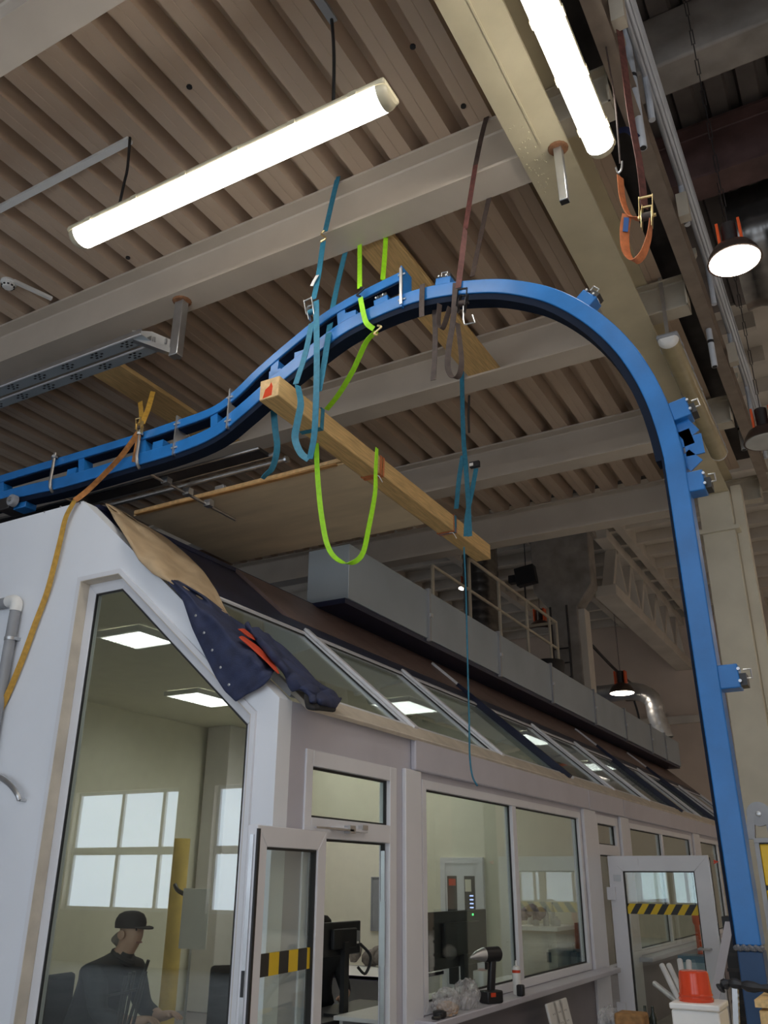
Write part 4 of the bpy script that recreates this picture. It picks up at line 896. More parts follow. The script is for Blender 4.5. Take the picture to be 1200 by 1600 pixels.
def cloth(mb, nm, m, par, th=.008):
    o = mb.build(nm, m, par, smooth=80); s_ = o.modifiers.new('thick', 'SOLIDIFY'); s_.thickness = th; u = o.modifiers.new('sub', 'SUBSURF'); u.levels = u.render_levels = 1; return o
cv = drape([(164,787,168,788),(172,800,197,801),(181,816,222,818),(200,846,262,842),(217,876,292,867),(240,898,318,893),(262,908,338,923),(305,932,352,950),(352,957,360,965)], 12, 4, .03, .024, 4)
o = cloth(cv, 'canvas_sheet', TAN, None); tag(o, 'tan canvas sheet draped along the sloping gable edge', 'canvas')
jk = empty('work_jacket', onS(350, 1000), 'dark navy work jacket lying over the cabin gable edge', 'jacket')
cloth(drape([(262,907,277,905),(284,936,322,931),(299,982,364,964),(320,1026,402,988),(336,1058,424,1018),(350,1080,432,1044),(367,1097,418,1066)], 14, 5, .045, .026, 9), 'jacket_body', DENIM, jk, .012)
cloth(drape([(378,975,420,1000),(400,1005,450,1030),(425,1035,482,1062),(452,1066,522,1086),(478,1086,527,1092),(482,1102,526,1108)], 10, 5, .07, .03, 11), 'sleeve', DENIM, jk, .05)
cloth(drape([(476,1078,524,1084),(480,1104,528,1110)], 6, 3, .11, .01, 12), 'cuff', BLACKC, jk, .03)
for q in (((370,983,380,983),(384,992,396,996),(398,1002,402,1003)), ((372,996,377,994),(392,1014,404,1012),(414,1034,428,1038),(432,1052,436,1055))):
    cloth(drape(list(q), 3, 3, .09, .006, 5), 'orange_piping', mat('orange lining', (.50, .05, .015), .7), jk, .012)
for k in range(5):
    p = onS(318+10*k-6, 965+27*k, .10) ; p = onY(306+13*k, 962+27*k, FY-.055); MB().lathe([(.009, 0), (.01, .004), (.006, .007)], p, axis=(0, -1, 0), n=8).build('button', ZINC, jk)

# ================================================================= PEOPLE
def skinned(name, verts, edges, radii, root, mats, pick, parent):
    me = bpy.data.meshes.new(name+'_cage'); me.from_pydata([tuple(v) for v in verts], edges, []); o = bpy.data.objects.new(name+'_cage', me); COL.objects.link(o)
    sk = o.modifiers.new('skin', 'SKIN'); sk.use_smooth_shade = True
    for i, r in enumerate(radii):
        me.skin_vertices[0].data[i].radius = (r, r) if not isinstance(r, tuple) else r
    me.skin_vertices[0].data[root].use_root = True
    sb = o.modifiers.new('sub', 'SUBSURF'); sb.levels = sb.render_levels = 2
    dg = bpy.context.evaluated_depsgraph_get(); dg.update(); ev = o.evaluated_get(dg); nm = bpy.data.meshes.new_from_object(ev)
    bpy.data.objects.remove(o); nm.materials.clear()
    for m_ in mats: nm.materials.append(m_)
    for p in nm.polygons: p.use_smooth = True; p.material_index = pick(p.center)
    b = bpy.data.objects.new(name, nm); COL.objects.link(b); b.parent = parent; b.matrix_parent_inverse = parent.matrix_world.inverted(); return b
def seated(origin, face, k, label, cloth_m, leg_m, sleeve_z, lean=.12, cap=None, hair=None, bulk=1.0):
    """figure sitting at origin (floor point under the pelvis), looking along face"""
    O = Vector(origin); F_ = Vector((math.cos(face), math.sin(face), 0)); R_ = F_.cross(Z_)
    P = lambda f, r, z: O+(F_*f+R_*r+Z_*z)*k
    r0 = empty('person', O, label, 'person')
    V = []; E_ = []; RA = []
    def v(f, r, z, ra, link=None):
        V.append(P(f, r, z)); RA.append(tuple(x*k for x in ra) if isinstance(ra, tuple) else ra*k)
        if link is not None: E_.append((link, len(V)-1))
        return len(V)-1
    pel = v(0, 0, .55, .145*bulk); wa = v(.02+lean*.2, 0, .72, .145*bulk, pel); ch = v(.03+lean*.6, 0, .92, .15*bulk, wa); up = v(.05+lean, 0, 1.04, .115*bulk, ch)
    nk = v(.07+lean*1.2, 0, 1.13, .066, up); h0 = v(.09+lean*1.3, 0, 1.19, .072, nk); h1 = v(.105+lean*1.3, 0, 1.26, .090, h0); h2 = v(.09+lean*1.3, 0, 1.34, .082, h1); h3 = v(.085+lean*1.3, 0, 1.385, .045, h2)
    no = v(.185+lean*1.3, 0, 1.25, .022, h1)
    hands = []
    for s in (-1, 1):
        sh = v(.05+lean, .17*s*bulk, 1.02, .078*bulk, up); el = v(.14+lean, .24*s, .78, .055*bulk, sh); wr = v(.36+lean, .15*s, .74, .036, el)
        pm = v(.44+lean, .13*s, .765, .036, wr); hands.append(P(.46+lean, .13*s, .76))
        for q in range(4):
            a = v(.49+lean, (.105+.017*q)*s, .765, .010, pm); b = v(.53+lean-.008*abs(q-1.4), (.102+.019*q)*s, .752, .0085, a); v(.55+lean-.01*abs(q-1.4), (.102+.019*q)*s, .735, .0075, b)
        a = v(.455+lean, .09*s, .765, .011, pm); v(.49+lean, .075*s, .755, .009, a)
        hp = v(.03, .10*s, .53, .095, pel); kn = v(.44, .13*s, .50, .068, hp); an = v(.42, .13*s, .10, .046, kn); v(.56, .14*s, .045, .038, an)
    def pick(c):
        l = c-O; f, r, z = l.dot(F_)/k, l.dot(R_)/k, l.z/k
        if z > 1.135: return 2
        if f > sleeve_z+lean and z > .62: return 2
        if z < .57: return 1
        return 0
    skinned('body', V, E_, RA, pel, [cloth_m, leg_m, SKIN], pick, r0)
    hc = P(.10+lean*1.3, 0, 1.27)
    for s in (-1, 1):
        MB().lathe([(.002, -.012*k), (.03*k, -.004*k), (.03*k, .006*k), (.012*k, .010*k)], P(.085+lean*1.3, .088*s, 1.255), axis=R_*s, n=12).build('ear', SKIN, r0)
        MB().lathe([(.002, -.01*k), (.013*k, -.003*k), (.011*k, .005*k), (.003*k, .008*k)], P(.168+lean*1.3, .035*s, 1.285), axis=F_, n=10).build('eye', BLACKP, r0)
    MB().obox(P(.178+lean*1.3, 0, 1.205), R_*.026*k, F_*.006*k, Z_*.005*k).build('mouth', mat('lips', (.40, .18, .15), .5), r0)
    if cap:
        mb = MB(); 
        prof = [(.101, 1.295), (.103, 1.33), (.098, 1.355), (.08, 1.385), (.045, 1.402), (.005, 1.406)]
        n = 22
        for ra, z in prof:
            for q in range(n): a = 2*math.pi*q/n; mb.v.append(P(.088+lean*1.3+math.cos(a)*ra*1.12, math.sin(a)*ra*.95, z))
        for i in range(len(prof)-1):
            for q in range(n): q2 = (q+1) % n; mb.f.append([i*n+q, i*n+q2, (i+1)*n+q2, (i+1)*n+q])
        mb.f.append([(len(prof)-1)*n+q for q in range(n)]); c_ = mb.build('cap', cap, r0)
        bp = [P(.19+lean*1.3+.075*math.cos(a), .085*math.sin(a), 1.30-.012*math.cos(a)) for a in [-1.57+.314*q for q in range(11)]]
        MB().prism(bp, Z_*.008*k).build('brim', cap, r0)
        mb = MB(); mb.tube([P(.0+lean*1.3, s*.06, 1.22) for s in (-1, 0, 1)], [.02*k, .05*k, .02*k], 10); mb.build('hair', mat('grey hair', (.25, .22, .2), .8), r0)
    if hair:
        mb = MB(); prof = [(.090, 1.29), (.100, 1.32), (.094, 1.37), (.06, 1.405), (.005, 1.415)]; n = 20
        for ra, z in prof:
            for q in range(n): a = 2*math.pi*q/n; mb.v.append(P(.075+lean*1.3+math.cos(a)*ra, math.sin(a)*ra*.95, z))
        for i in range(len(prof)-1):
            for q in range(n): q2 = (q+1) % n; mb.f.append([i*n+q, i*n+q2, (i+1)*n+q2, (i+1)*n+q])
        mb.f.append([(len(prof)-1)*n+q for q in range(n)]); mb.build('hair', hair, r0)
    if cap: MB().tube(smoothpath([P(.0+lean*1.15, .0, 1.14), P(.06+lean*1.2, .075, 1.12), P(.13+lean*1.2, .03, 1.08), P(.13+lean*1.2, -.03, 1.08), P(.06+lean*1.2, -.075, 1.12), P(.0+lean*1.15, 0, 1.14)]), .026*k, 8).build('collar', cloth_m, r0)
    return r0
JACK = mat('charcoal jacket', (.035, .037, .045), .8, var=.15, scale=9, bump=.2, bscale=30)
def office_chair(c, face, lab, m=None):
    c = Vector(c); F_ = Vector((math.cos(face), math.sin(face), 0)); R_ = F_.cross(Z_); m = m or BLACKC
    r = empty('office_chair', c, lab, 'chair', 'office chairs in the cabin')
    MB().obox(c+Z_*.44, F_*.23, R_*.23, Z_*.04).build('seat', m, r, bevel=.03)
    MB().obox(c-F_*.27+Z_*.75, F_*.03, R_*.21, Z_*.26).build('backrest', m, r, bevel=.03)
    MB().cyl(c+Z_*.08, c+Z_*.40, .03, 10).build('gas_post', ZINC, r)
    for k in range(5): a = k*1.2566; d = Vector((math.cos(a), math.sin(a), 0)); MB().bar(c+Z_*.09, c+d*.28+Z_*.06, .04, .03).build('leg', BLACKP, r); MB().lathe([(.025, -.02), (.028, 0), (.025, .02)], c+d*.28+Z_*.03, axis=d.cross(Z_), n=10).build('castor', BLACKP, r)
    MB().bar(c-F_*.2+Z_*.42, c-F_*.27+Z_*.55, .06, .02, up=F_).build('back_arm', BLACKP, r)
hp = onY(203, 1465, 5.15); ps = Vector((hp.x-.36, 5.15, 0)); sc = hp.z/1.255
seated((ps.x, ps.y, 0.02), .12, sc*1.0, 'person in a charcoal jacket and dark cap seated behind the angled front window', JACK, DENIM, .30, lean=.17, bulk=1.22, cap=mat('dark cap', (.03, .025, .03), .8))
office_chair((ps.x-.05, ps.y, 0.02), .12, 'office chair under the person in the cap behind the front window')
q = onX(528, 1500, -4.15); mz = q.z
p2 = onX(506, 1432, -4.75); s2 = (p2.z)/1.415
seated((p2.x-.1, p2.y+.05, 0.02), -.8, s2, 'person in black with dark hair sitting behind the monitor in the doorway', BLACKC, BLACKC, .20, lean=.10, hair=mat('dark hair', (.02, .015, .012), .7))
office_chair((p2.x-.15, p2.y+.1, 0.02), -.8, 'office chair under the person behind the doorway monitor')
c = onY(350, 1580, 6.6); office_chair((c.x, 6.6, 0.02), 2.5, 'empty dark office chair at the right side of the angled front window')

# ================================================================= OFFICE CONTENTS
def monitor(a, b, thick, back, lab, zdesk):
    """a, b: lower-left and upper-right corners (vertical panel)"""
    a, b = Vector(a), Vector(b); h = b.z-a.z; ex = Vector((b.x-a.x, b.y-a.y, 0)); L = ex.length; ex.normalize(); ez = ex.cross(Z_); c = (a+b)/2
    r = empty('monitor', Vector((c.x, c.y, zdesk)), lab, 'monitor', 'computer monitors in the cabin')
    MB().obox(c, ex*L/2, ez*thick/2, Z_*h/2).build('panel', BLACKP, r, bevel=.008)
    MB().obox(c+ez*(thick/2+.02), ex*L*.3, ez*.02, Z_*h*.3).build('rear_housing', BLACKP, r, bevel=.01)
    MB().obox(c+ez*.05+Z_*(-h/2-(a.z-zdesk)/2+.05), ex*.035, ez*.02, Z_*((a.z-zdesk)/2+.05)).build('stand', BLACKP, r)
    MB().obox(Vector((c.x, c.y, zdesk+.01))+ez*.04, ex*.12, ez*.1, Z_*.01).build('foot', BLACKP, r)
    return r, c, ex, ez, L, h
def desk(x0, x1, y0, y1, z, lab, m, edge=None):
    r = empty('desk', ((x0+x1)/2, (y0+y1)/2, 0), lab, 'desk')
    MB().box(x0, x1, y0, y1, z-.03, z).build('desk_top', m, r, bevel=.004)
    if edge: MB().ring(rect(x0, x1, y0, y1), .004, (0, 0, z-.032), X_, Y_, Z_, 0, .034).build('edge_band', edge, r)
    for x in (x0+.04, x1-.04): MB().box(x-.015, x+.015, y0+.05, y1-.05, .02, z-.03).build('side_panel', m, r)
    MB().box(x0+.06, x1-.06, y1-.1, y1-.08, .25, z-.03).build('modesty_panel', m, r)
    return r
DZ = .74
a, b = onX(668, 1519, -3.62), onX(757, 1420, -3.62); a.x = b.x = -3.62
desk(-3.99, -3.36, 6.35, 9.9, DZ, 'long white desk behind the big side window', WHITEP)
r, c, ex, ez, L, h = monitor(a, b, .03, True, 'large black monitor standing behind the big side window', DZ)
zc = c+ez*.0165 if ez.x > 0 else c-ez*.0165; sgn = 1 if ez.x > 0 else -1
MB().obox(Vector((-3.60, c.y+L*.05, c.z-h*.15)), X_*.0015, Y_*.02, Z_*.02).build('yellow_sticker', YELLOW, r)
MB().obox(Vector((-3.60, c.y+L*.09, c.z-h*.27)), X_*.0015, Y_*.035, Z_*.025).build('white_sticker', WHITEP, r)
MB().obox(Vector((-3.60, c.y+L*.24, c.z+h*.41)), X_*.0015, Y_*.012, Z_*.008).build('power_led', emis('green led', (.1, 1, .2), 3), r)
p = onX(700, 1560, -3.6); pc = empty('desk_computer', (-3.65, p.y, DZ), 'small white desktop computer under the large monitor', 'computer')
MB().box(-3.50, -3.38, p.y-.22, p.y+.3, DZ, DZ+.03).build('case', BLACKP, pc, bevel=.01)
c = onX(733, 1540, -3.55); MB().box(-3.49, -3.39, c.y-.05, c.y+.05, DZ+.03, DZ+.22).build('speaker_box', WHITEP, pc, bevel=.01)
# monitor in the doorway, desk and heap of clothes behind it
a, b = onX(499, 1497, -4.15), onX(561, 1438, -4.15)
dd = onZ(585, 1518, .76)
desk(dd.x-1.5, dd.x+.6, dd.y-.5, dd.y+.5, .76, 'white desk with violet edging behind the open door', WHITEP, mat('violet edge', (.10, .08, .16), .5))
desk(-4.5, -4.02, 5.9, 7.6, .70, 'dark desk under the doorway monitor', BLACKP)
r, c, ex, ez, L, h = monitor((-4.15, a.y, a.z), (-4.15, b.y, b.z), .035, True, 'black monitor seen from behind through the open door', .70)
MB().box(-4.135, -4.10, c.y+L*.18, c.y+L*.4, c.z-h*.1, c.z+h*.2).build('vesa_plate', GREYP, r); MB().box(-4.098, -4.096, c.y+L*.22, c.y+L*.36, c.z-h*.18, c.z-h*.11).build('white_label', WHITEP, r)
MB().tube(smoothpath([(-4.1, c.y+L*.4, c.z-h*.2), (-4.05, c.y+L*.55, c.z-h*.6), (-4.08, c.y+L*.5, c.z-h*1.1), (-4.12, c.y+L*.4, c.z-h*.9)]), .012, 6).build('cable_loop', BLACKP, r)
ch = onZ(585, 1508, .76); hm = MB(); rg = random.Random(5)
for k in range(7): hm.lathe([(.005, -.05), (.09, -.02), (.11, .03), (.06, .08), (.005, .09)], ch+Vector((rg.uniform(-.2, .2), rg.uniform(-.15, .15), .05+rg.uniform(0, .08))), axis=(rg.uniform(-1, 1), rg.uniform(-1, 1), .4), n=9)
tag(hm.build('clothes_heap', mat('taupe cloth', (.20, .17, .15), .85, var=.3, scale=20, bump=.6, bscale=30), smooth=80), 'crumpled taupe clothes heaped on the white desk', 'clothes')
nb = onY(590, 1412, PY-.01); tag(MB().ring(rect(nb.x-.1, nb.x+.14, nb.z-.33, nb.z+.33), .02, (0, PY-.02, 0), X_, Z_, Y_, 0, .018).box(nb.x-.08, nb.x+.12, PY-.012, PY-.004, nb.z-.31, nb.z+.31).build('notice_board', GREYP), 'narrow grey framed notice on the partition beside the door opening', 'notice')
# counter with sink things behind the right pane
xl, xr = onY(805, 1450, 10.2).x, onY(868, 1450, 10.2).x; zt = onY(840, 1448, 10.2).z
ct = empty('kitchen_counter', ((xl+xr)/2, 10.4, 0), 'grey counter with crockery on it behind the right window pane', 'counter')
MB().box(xl, xr, 10.2, 10.9, .02, zt-.04).build('cabinet', mat('taupe laminate', (.40, .37, .30), .5), ct); MB().box(xl-.03, xr+.03, 10.17, 10.92, zt-.04, zt).build('counter_top', WHITEP, ct); MB().box((xl+xr)/2+.12, (xl+xr)/2+.17, 10.19, 10.2, zt-.35, zt-.25).build('handle', BLACKP, ct)
for k, (dx, h_, r_) in enumerate(((.18, .22, .035), (.28, .20, .035), (.38, .10, .05), (.05, .12, .04), (.30, .24, .03))):
    tag(MB().lathe([(r_, 0), (r_, h_*.6), (r_*.4, h_*.8), (r_*.4, h_)], (xl+dx, 10.4+.06*k, zt), n=12).build('bottle', mat('frosted plastic', (.6, .6, .58), .3)), ['tall pale bottle left of centre on the grey counter', 'pale bottle just right of the tall one on the grey counter', 'squat pale jar at the right on the grey counter', 'small pale cup at the left end of the grey counter', 'slim tallest bottle at the back of the grey counter'][k], 'bottle', 'bottles on the grey counter')
hm = MB()
for k in range(5): hm.lathe([(.004, -.06), (.07, 0), (.05, .06), (.004, .09)], (xl+.04+.05*k, 10.35+.05*(k % 2), zt+.10+.03*(k % 3)), axis=(rg.uniform(-1, 1), .3, .5), n=8)
tag(hm.build('paper_bag', mat('dusky wrapping', (.35, .28, .30), .6, var=.4, scale=15), smooth=60), 'crumpled dusky bags on the grey counter', 'bag')
xl, xr = onY(884, 1450, 10.5).x, onY(906, 1450, 10.5).x; zb = onY(895, 1442, 10.5).z
bc = empty('brown_cabinet', (xl, 10.7, 0), 'dark brown stepped cabinet behind the right edge of the side window', 'cabinet'); BRW = mat('dark brown wood', (.10, .06, .05), .5)
xl += .08; xr = min(xr+.3, -3.40)
MB().box(xl-.05, xr, 10.5, 10.9, .02, zb-.3).build('lower_unit', BRW, bc); MB().box(xl+.06, xr, 10.5, 10.9, zb-.299, zb).build('upper_unit', BRW, bc); MB().box(xl-.02, xl+.06, 10.52, 10.8, zb-.298, zb-.2).build('black_box', BLACKP, bc)
# yellow upright put in for a reflection; white panel deep in the window
py_ = onY(268, 1500, 9.0); tag(MB().cyl((py_.x, 9.0, .02), (py_.x, 9.0, 2.15), .10, 16).build('yellow_reflection', mat('ochre reflection tone', (.70, .50, .14), .5)), 'ochre yellow upright added as a reflection in the angled front window', 'pipe')
p = onY(305, 1435, 8.6); wp = empty('whiteboard_stand', (p.x, 8.6, 0), 'pale board on a thin stand behind the angled front window', 'board'); MB().box(p.x-.2, p.x+.2, 8.58, 8.6, p.z-.32, p.z+.32).build('board', WHITEP, wp, bevel=.004); MB().cyl((p.x-.05, 8.62, .02), (p.x-.05, 8.62, p.z), .015, 8).build('stand_pole', ZINC, wp); MB().box(p.x-.25, p.x+.15, 8.5, 8.75, .02, .04).build('stand_foot', ZINC, wp); MB().tube(smoothpath([(p.x-.36, 8.6, p.z+.36), (p.x-.3, 8.59, p.z+.3), (p.x-.2, 8.59, p.z+.26)]), .025, 6).build('hook', DARKST, wp)
pc_ = onY(322, 1400, 10.4); tag(MB().box(pc_.x-.22, pc_.x+.22, 10.4, 10.8, .02, 3.815).build('office_pillar', WHITEW, bevel=.01), 'pale square pillar deep behind the angled front window', 'pillar')
rs = empty('rod_reflection', (onY(235, 1590, 4.75).x, 4.75, 0), 'cluster of thin dark rods added as a reflection in the angled front window', 'stand')  # rods and tub are added in place of a reflection on the glass
bz = onY(215, 1610, 4.75); MB().lathe([(.12, 0.02), (.12, .5), (.11, .5), (.11, .04)], (bz.x, 4.75, 0), n=16).build('added_tub', BLACKP, rs)
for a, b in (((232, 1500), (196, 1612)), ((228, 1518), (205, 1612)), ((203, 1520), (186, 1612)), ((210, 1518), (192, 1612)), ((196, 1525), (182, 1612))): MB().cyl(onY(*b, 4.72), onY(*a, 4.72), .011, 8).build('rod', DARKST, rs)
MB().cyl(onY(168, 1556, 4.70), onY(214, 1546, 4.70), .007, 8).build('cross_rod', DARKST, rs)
# second office: screens and a dark chair behind the far panes
office_chair((-4.2, 13.4, 0.02), 0.3, 'dark office chair behind the far window, seen through the glazed open door', mat('slate cloth', (.05, .055, .07), .8))

# ================================================================= THINGS ON THE WINDOW SILL
SZ = .797
def sill_pt(px, py): p = onX(px, py, -3.08); return Vector((-3.08, p.y, SZ))
p = sill_pt(764, 1563); p.x = -3.06; dr = empty('cordless_drill', p, 'black cordless drill standing on its battery on the sill', 'drill'); k = 1.25
A_ = Vector((-.45, -.89, 0)).normalized(); B_ = A_.cross(Z_)
D_ = lambda f, z: p+A_*f*k+Z_*z*k
MB().obox(D_(.0, .036), A_*.065*k, B_*.045*k, Z_*.036*k).build('battery', BLACKP, dr, bevel=.012)
MB().obox(D_(.02, .05), A_*.02*k, B_*.047*k, Z_*.012*k).build('red_button', RED, dr)
MB().obox(D_(-.01, .15), A_*.024*k, B_*.018*k, (Z_*.10-A_*.012)*k).build('grip', BLACKP, dr, bevel=.012)
MB().tube([D_(-.085, .275), D_(-.07, .275), D_(.05, .275)], [.03*k, .045*k, .043*k], 16).build('motor_body', BLACKP, dr)
MB().tube([D_(.05, .275), D_(.065, .275), D_(.11, .272), D_(.16, .262)], [.043*k, .038*k, .026*k, .005*k], 16).build('chuck', ZINC, dr)
MB().obox(D_(.025, .21), A_*.01*k, B_*.01*k, Z_*.02*k).build('trigger', DARKST, dr)
p = sill_pt(808, 1546); cn = empty('spray_can', p, 'white aerosol can with a red band beside the window mullion', 'can')
MB().lathe([(.033, 0), (.035, .008), (.035, .19), (.028, .21), (.012, .22)], p, n=18).build('can_body', WHITEP, cn); MB().lathe([(.0356, .165), (.0356, .187)], p, n=18).build('red_band', RED, cn); MB().lathe([(.008, .22), (.008, .245), (.004, .26)], p, n=10).build('nozzle', WHITEP, cn)
tag(MB().box(p.x+.03, p.x+.09, p.y-.10, p.y-.045, p.z, p.z+.085).build('plastic_block', BLACKP, bevel=.01), 'small black plastic block in front of the aerosol can', 'block')
p = sill_pt(683, 1585); tm = empty('tape_measure', p, 'black tape measure on the near end of the sill', 'tape measure'); MB().lathe([(.03, 0), (.048, .008), (.048, .04), (.03, .048)], p+Z_*.0+X_*.02, n=16).build('case', BLACKP, tm); MB().tube(smoothpath([p+Vector((.04, -.03, .02)), p+Vector((.06, -.1, .015)), p+Vector((.05, -.17, .02))]), .012, 6).build('lanyard', BLACKP, tm)
def crumple(c, sx, sy, sz, seed, m, nm, lab, cat='bag', grp=None):
    bm = bmesh.new(); bmesh.ops.create_icosphere(bm, subdivisions=4, radius=1); rg = random.Random(seed); ph = [(Vector((rg.uniform(-1, 1), rg.uniform(-1, 1), rg.uniform(-1, 1)))*rg.uniform(3, 11), rg.random()*6) for _ in range(9)]
    for v in bm.verts:
        d = sum(abs(math.sin(v.co.dot(q)+h)) for q, h in ph)/9-.6; v.co *= 1+.7*d; v.co.z = max(v.co.z, -.72); v.co = Vector((v.co.x*sx, v.co.y*sy, (v.co.z+.72)*sz))+Vector(c)
    me = bpy.data.meshes.new(nm); bm.to_mesh(me); bm.free(); me.materials.append(m); o = bpy.data.objects.new(nm, me); COL.objects.link(o)
    return tag(o, lab, cat, grp)
p = sill_pt(697, 1576); crumple((p.x, p.y, SZ), .09, .13, .10, 1, CLEARBAG, 'plastic_bag', 'clear plastic bag with beige wall plugs on the sill')
crumple((p.x+.01, p.y, SZ+.001), .07, .09, .05, 8, mat('beige plugs', (.60, .42, .28), .6, var=.3, scale=60, bump=.8, bscale=80), 'wall_plugs', 'pile of beige wall plugs in the clear bag', 'wall plugs')
p = sill_pt(733, 1566); crumple((p.x-.02, p.y, SZ), .08, .16, .115, 2, CLEARBAG, 'plastic_bag', 'crumpled clear plastic bag with a green sticker next to the drill')
# ================================================================= THINGS BELOW THE WINDOW AND IN FRONT OF THE SECOND DOOR
for k in range(3):
    b = onX(868-14*k, 1600, -2.9); y = b.y; t = onX(878-16*k, 1545, -3.0)
    r = empty('white_profile', (-2.85, y, 0), ['perforated white plastic profile leaning nearest under the sill', 'white plastic profile leaning second under the sill', 'white plastic profile leaning farthest left under the sill'][k], 'profile', 'white profiles leaning under the sill')
    u = Vector((-.22, 0, 1)).normalized(); L = .70
    c = Vector((-2.86, 8.75-.16*k, 0.0)); 
    MB().obox(c+u*L/2, Y_*.12, u*L/2, Vector((.012, 0, .003))).build('board', WHITEP, r, bevel=.02)
    hl = MB()
    for q in range(7):
        for s in (-1, 1): hl.obox(c+u*(L*.15+q*L*.12)+Y_*.02*s+X_*.0135, Y_*.003, u*.006, X_*.001)
    hl.build('holes', BLACKP, r)
WT = .50
wb_ = empty('workbench', (-1.9, 7.6, 0), 'low workbench in front of the second door', 'table')
MB().box(-2.55, -1.30, 6.5, 8.6, WT-.04, WT).build('bench_top', mat('worn bench board', (.22, .17, .13), .7), wb_)
for x in (-2.48, -1.37):
    for y in (6.58, 8.52): MB().box(x-.03, x+.03, y-.03, y+.03, 0, WT-.04).build('leg', DARKST, wb_)
BT = lambda px, py: onZ(px, py, WT)
def bench(px, Y): p = onY(px, 1590, Y); return Vector((p.x, Y, WT))
p = bench(985, 7.5); cr = empty('blue_crate', p, 'dark blue plastic crate on the low workbench', 'crate'); BLC = mat('dark blue crate', (.012, .03, .14), .4)
MB().box(p.x-.24, p.x+.24, 7.3, 7.75, WT, WT+.012).build('crate_floor', BLC, cr)
for x0, x1, y0, y1 in ((-.24, .24, 7.3, 7.315), (-.24, .24, 7.735, 7.75), (-.24, -.225, 7.315, 7.735), (.225, .24, 7.315, 7.735)): MB().box(p.x+x0, p.x+x1, y0, y1, WT+.012, WT+.17).build('crate_side', BLC, cr)
q = onY(983, 1560, 7.5); tag(MB().box(q.x-.11, q.x+.11, 7.42, 7.62, WT+.013, WT+.27).build('bread_block', mat('brown crust', (.36, .19, .07), .7, var=.35, scale=18, bump=.5, bscale=30), bevel=.02), 'brown sponge block in the blue crate', 'block')
q = onY(955, 1560, 7.5); crumple((q.x-.02, 7.5, WT+.014), .10, .12, .16, 3, CLEARBAG, 'plastic_bag', 'clear plastic bag in the blue crate beside the brown block')
q = onY(950, 1590, 7.0); crumple((q.x, 7.0, WT), .20, .2, .12, 6, mat('brown foil', (.06, .03, .02), .18, .3, var=.5, scale=9), 'foil_bag', 'crumpled dark brown foil bag in front of the blue crate')
q = onY(1015, 1590, 6.9); tag(MB().box(q.x-.18, q.x+.14, 6.75, 7.1, WT, WT+.06).build('pale_blue_lid', mat('pale blue plastic', (.16, .30, .42), .4), bevel=.01), 'pale blue plastic lid on the workbench edge', 'lid')
q = onY(1040, 1580, 7.4); tag(MB().box(q.x-.10, q.x+.12, 7.3, 7.6, WT, WT+.13).build('yellow_bin', YELLOW, bevel=.01), 'yellow storage bin between the crate and the white box', 'bin')
TUB = mat('pale plastic tube', (.62, .62, .62), .3)
for k, (px, py, qx, qy) in enumerate(((1034, 1508, 1062, 1565), (1062, 1500, 1072, 1560), (1076, 1502, 1080, 1560), (1045, 1508, 1070, 1562), (1023, 1537, 1052, 1560))):
    a, b = onY(px, py, 7.9+.05*k), onY(qx, qy, 7.7+.03*k); d_ = (b-a); bt = a+d_*((WT-a.z)/d_.z) if abs(d_.z) > .05 else b
    if k == 4: bt = b+(b-a)*.6
    rt = empty('plastic_tube', bt, ['leftmost long pale tube leaning behind the red pot', 'pale tube leaning straight behind the red pot', 'rightmost pale tube behind the red pot', 'second pale tube from the left behind the red pot', 'pale tube lying flattest over the yellow bin'][k], 'tube', 'pale tubes standing behind the red pot')
    MB().cyl(bt, a, .022, 12).build('tube_wall', TUB, rt); MB().cyl(a, a+(a-bt).normalized()*.003, .016, 12).build('bore', GREYP, rt)
for k, px in enumerate((1008, 1020)): q = onY(px, 1580, 7.85); tag(MB().lathe([(.03, 0), (.03, .2), (.012, .24), (.012, .28)], (q.x, 7.85, WT), n=12).build('bottle', mat('dark green glass', (.03, .04, .03), .2)), ['dark slim bottle just right of the blue crate', 'dark slim bottle left of the yellow bin'][k], 'bottle', 'dark bottles behind the blue crate')
# white box with red pot on a small table
TT = .86
tb_ = empty('side_table', (-1.1, 5.05, 0), 'small table under the white box', 'table'); MB().box(-1.45, -.80, 4.75, 5.35, TT-.03, TT).build('table_top', TIMBER, tb_)
for x in (-1.4, -.85):
    for y in (4.8, 5.3): MB().box(x-.02, x+.02, y-.02, y+.02, 0, TT-.03).build('leg', DARKST, tb_)
a, b = onY(1047, 1566, 4.95), onY(1128, 1566, 4.95); zt = a.z
wbx = empty('white_box', ((a.x+b.x)/2, 5.05, TT), 'white plastic box with a round mark carrying the red pot', 'box')
MB().box(a.x, b.x-.02, 4.95, 5.20, TT, zt-.03).build('box_body', WHITEP, wbx, bevel=.01); MB().box(a.x-.006, b.x-.014, 4.944, 5.206, zt-.029, zt).build('box_lid', WHITEP, wbx, bevel=.008)
MB().lathe([(.028, 0), (.028, .002)], ((a.x+b.x)/2, 4.95, zt-.12), axis=(0, -1, 0), n=20).build('round_mark', mat('pale grey mark', (.6, .62, .6), .5), wbx)
c = onY(1088, 1562, 5.07); pt = empty('red_pot', (c.x, 5.07, zt), 'translucent red plastic pot upside down on the white box', 'pot')
MB().lathe([(.083, 0), (.085, .012), (.08, .02), (.072, .125), (.066, .135), (.03, .137)], (c.x, 5.07, zt), n=26).build('pot_body', RED, pt); MB().lathe([(.0805, .022), (.083, .03), (.0795, .036)], (c.x, 5.07, zt), n=26).build('rim', RED, pt)
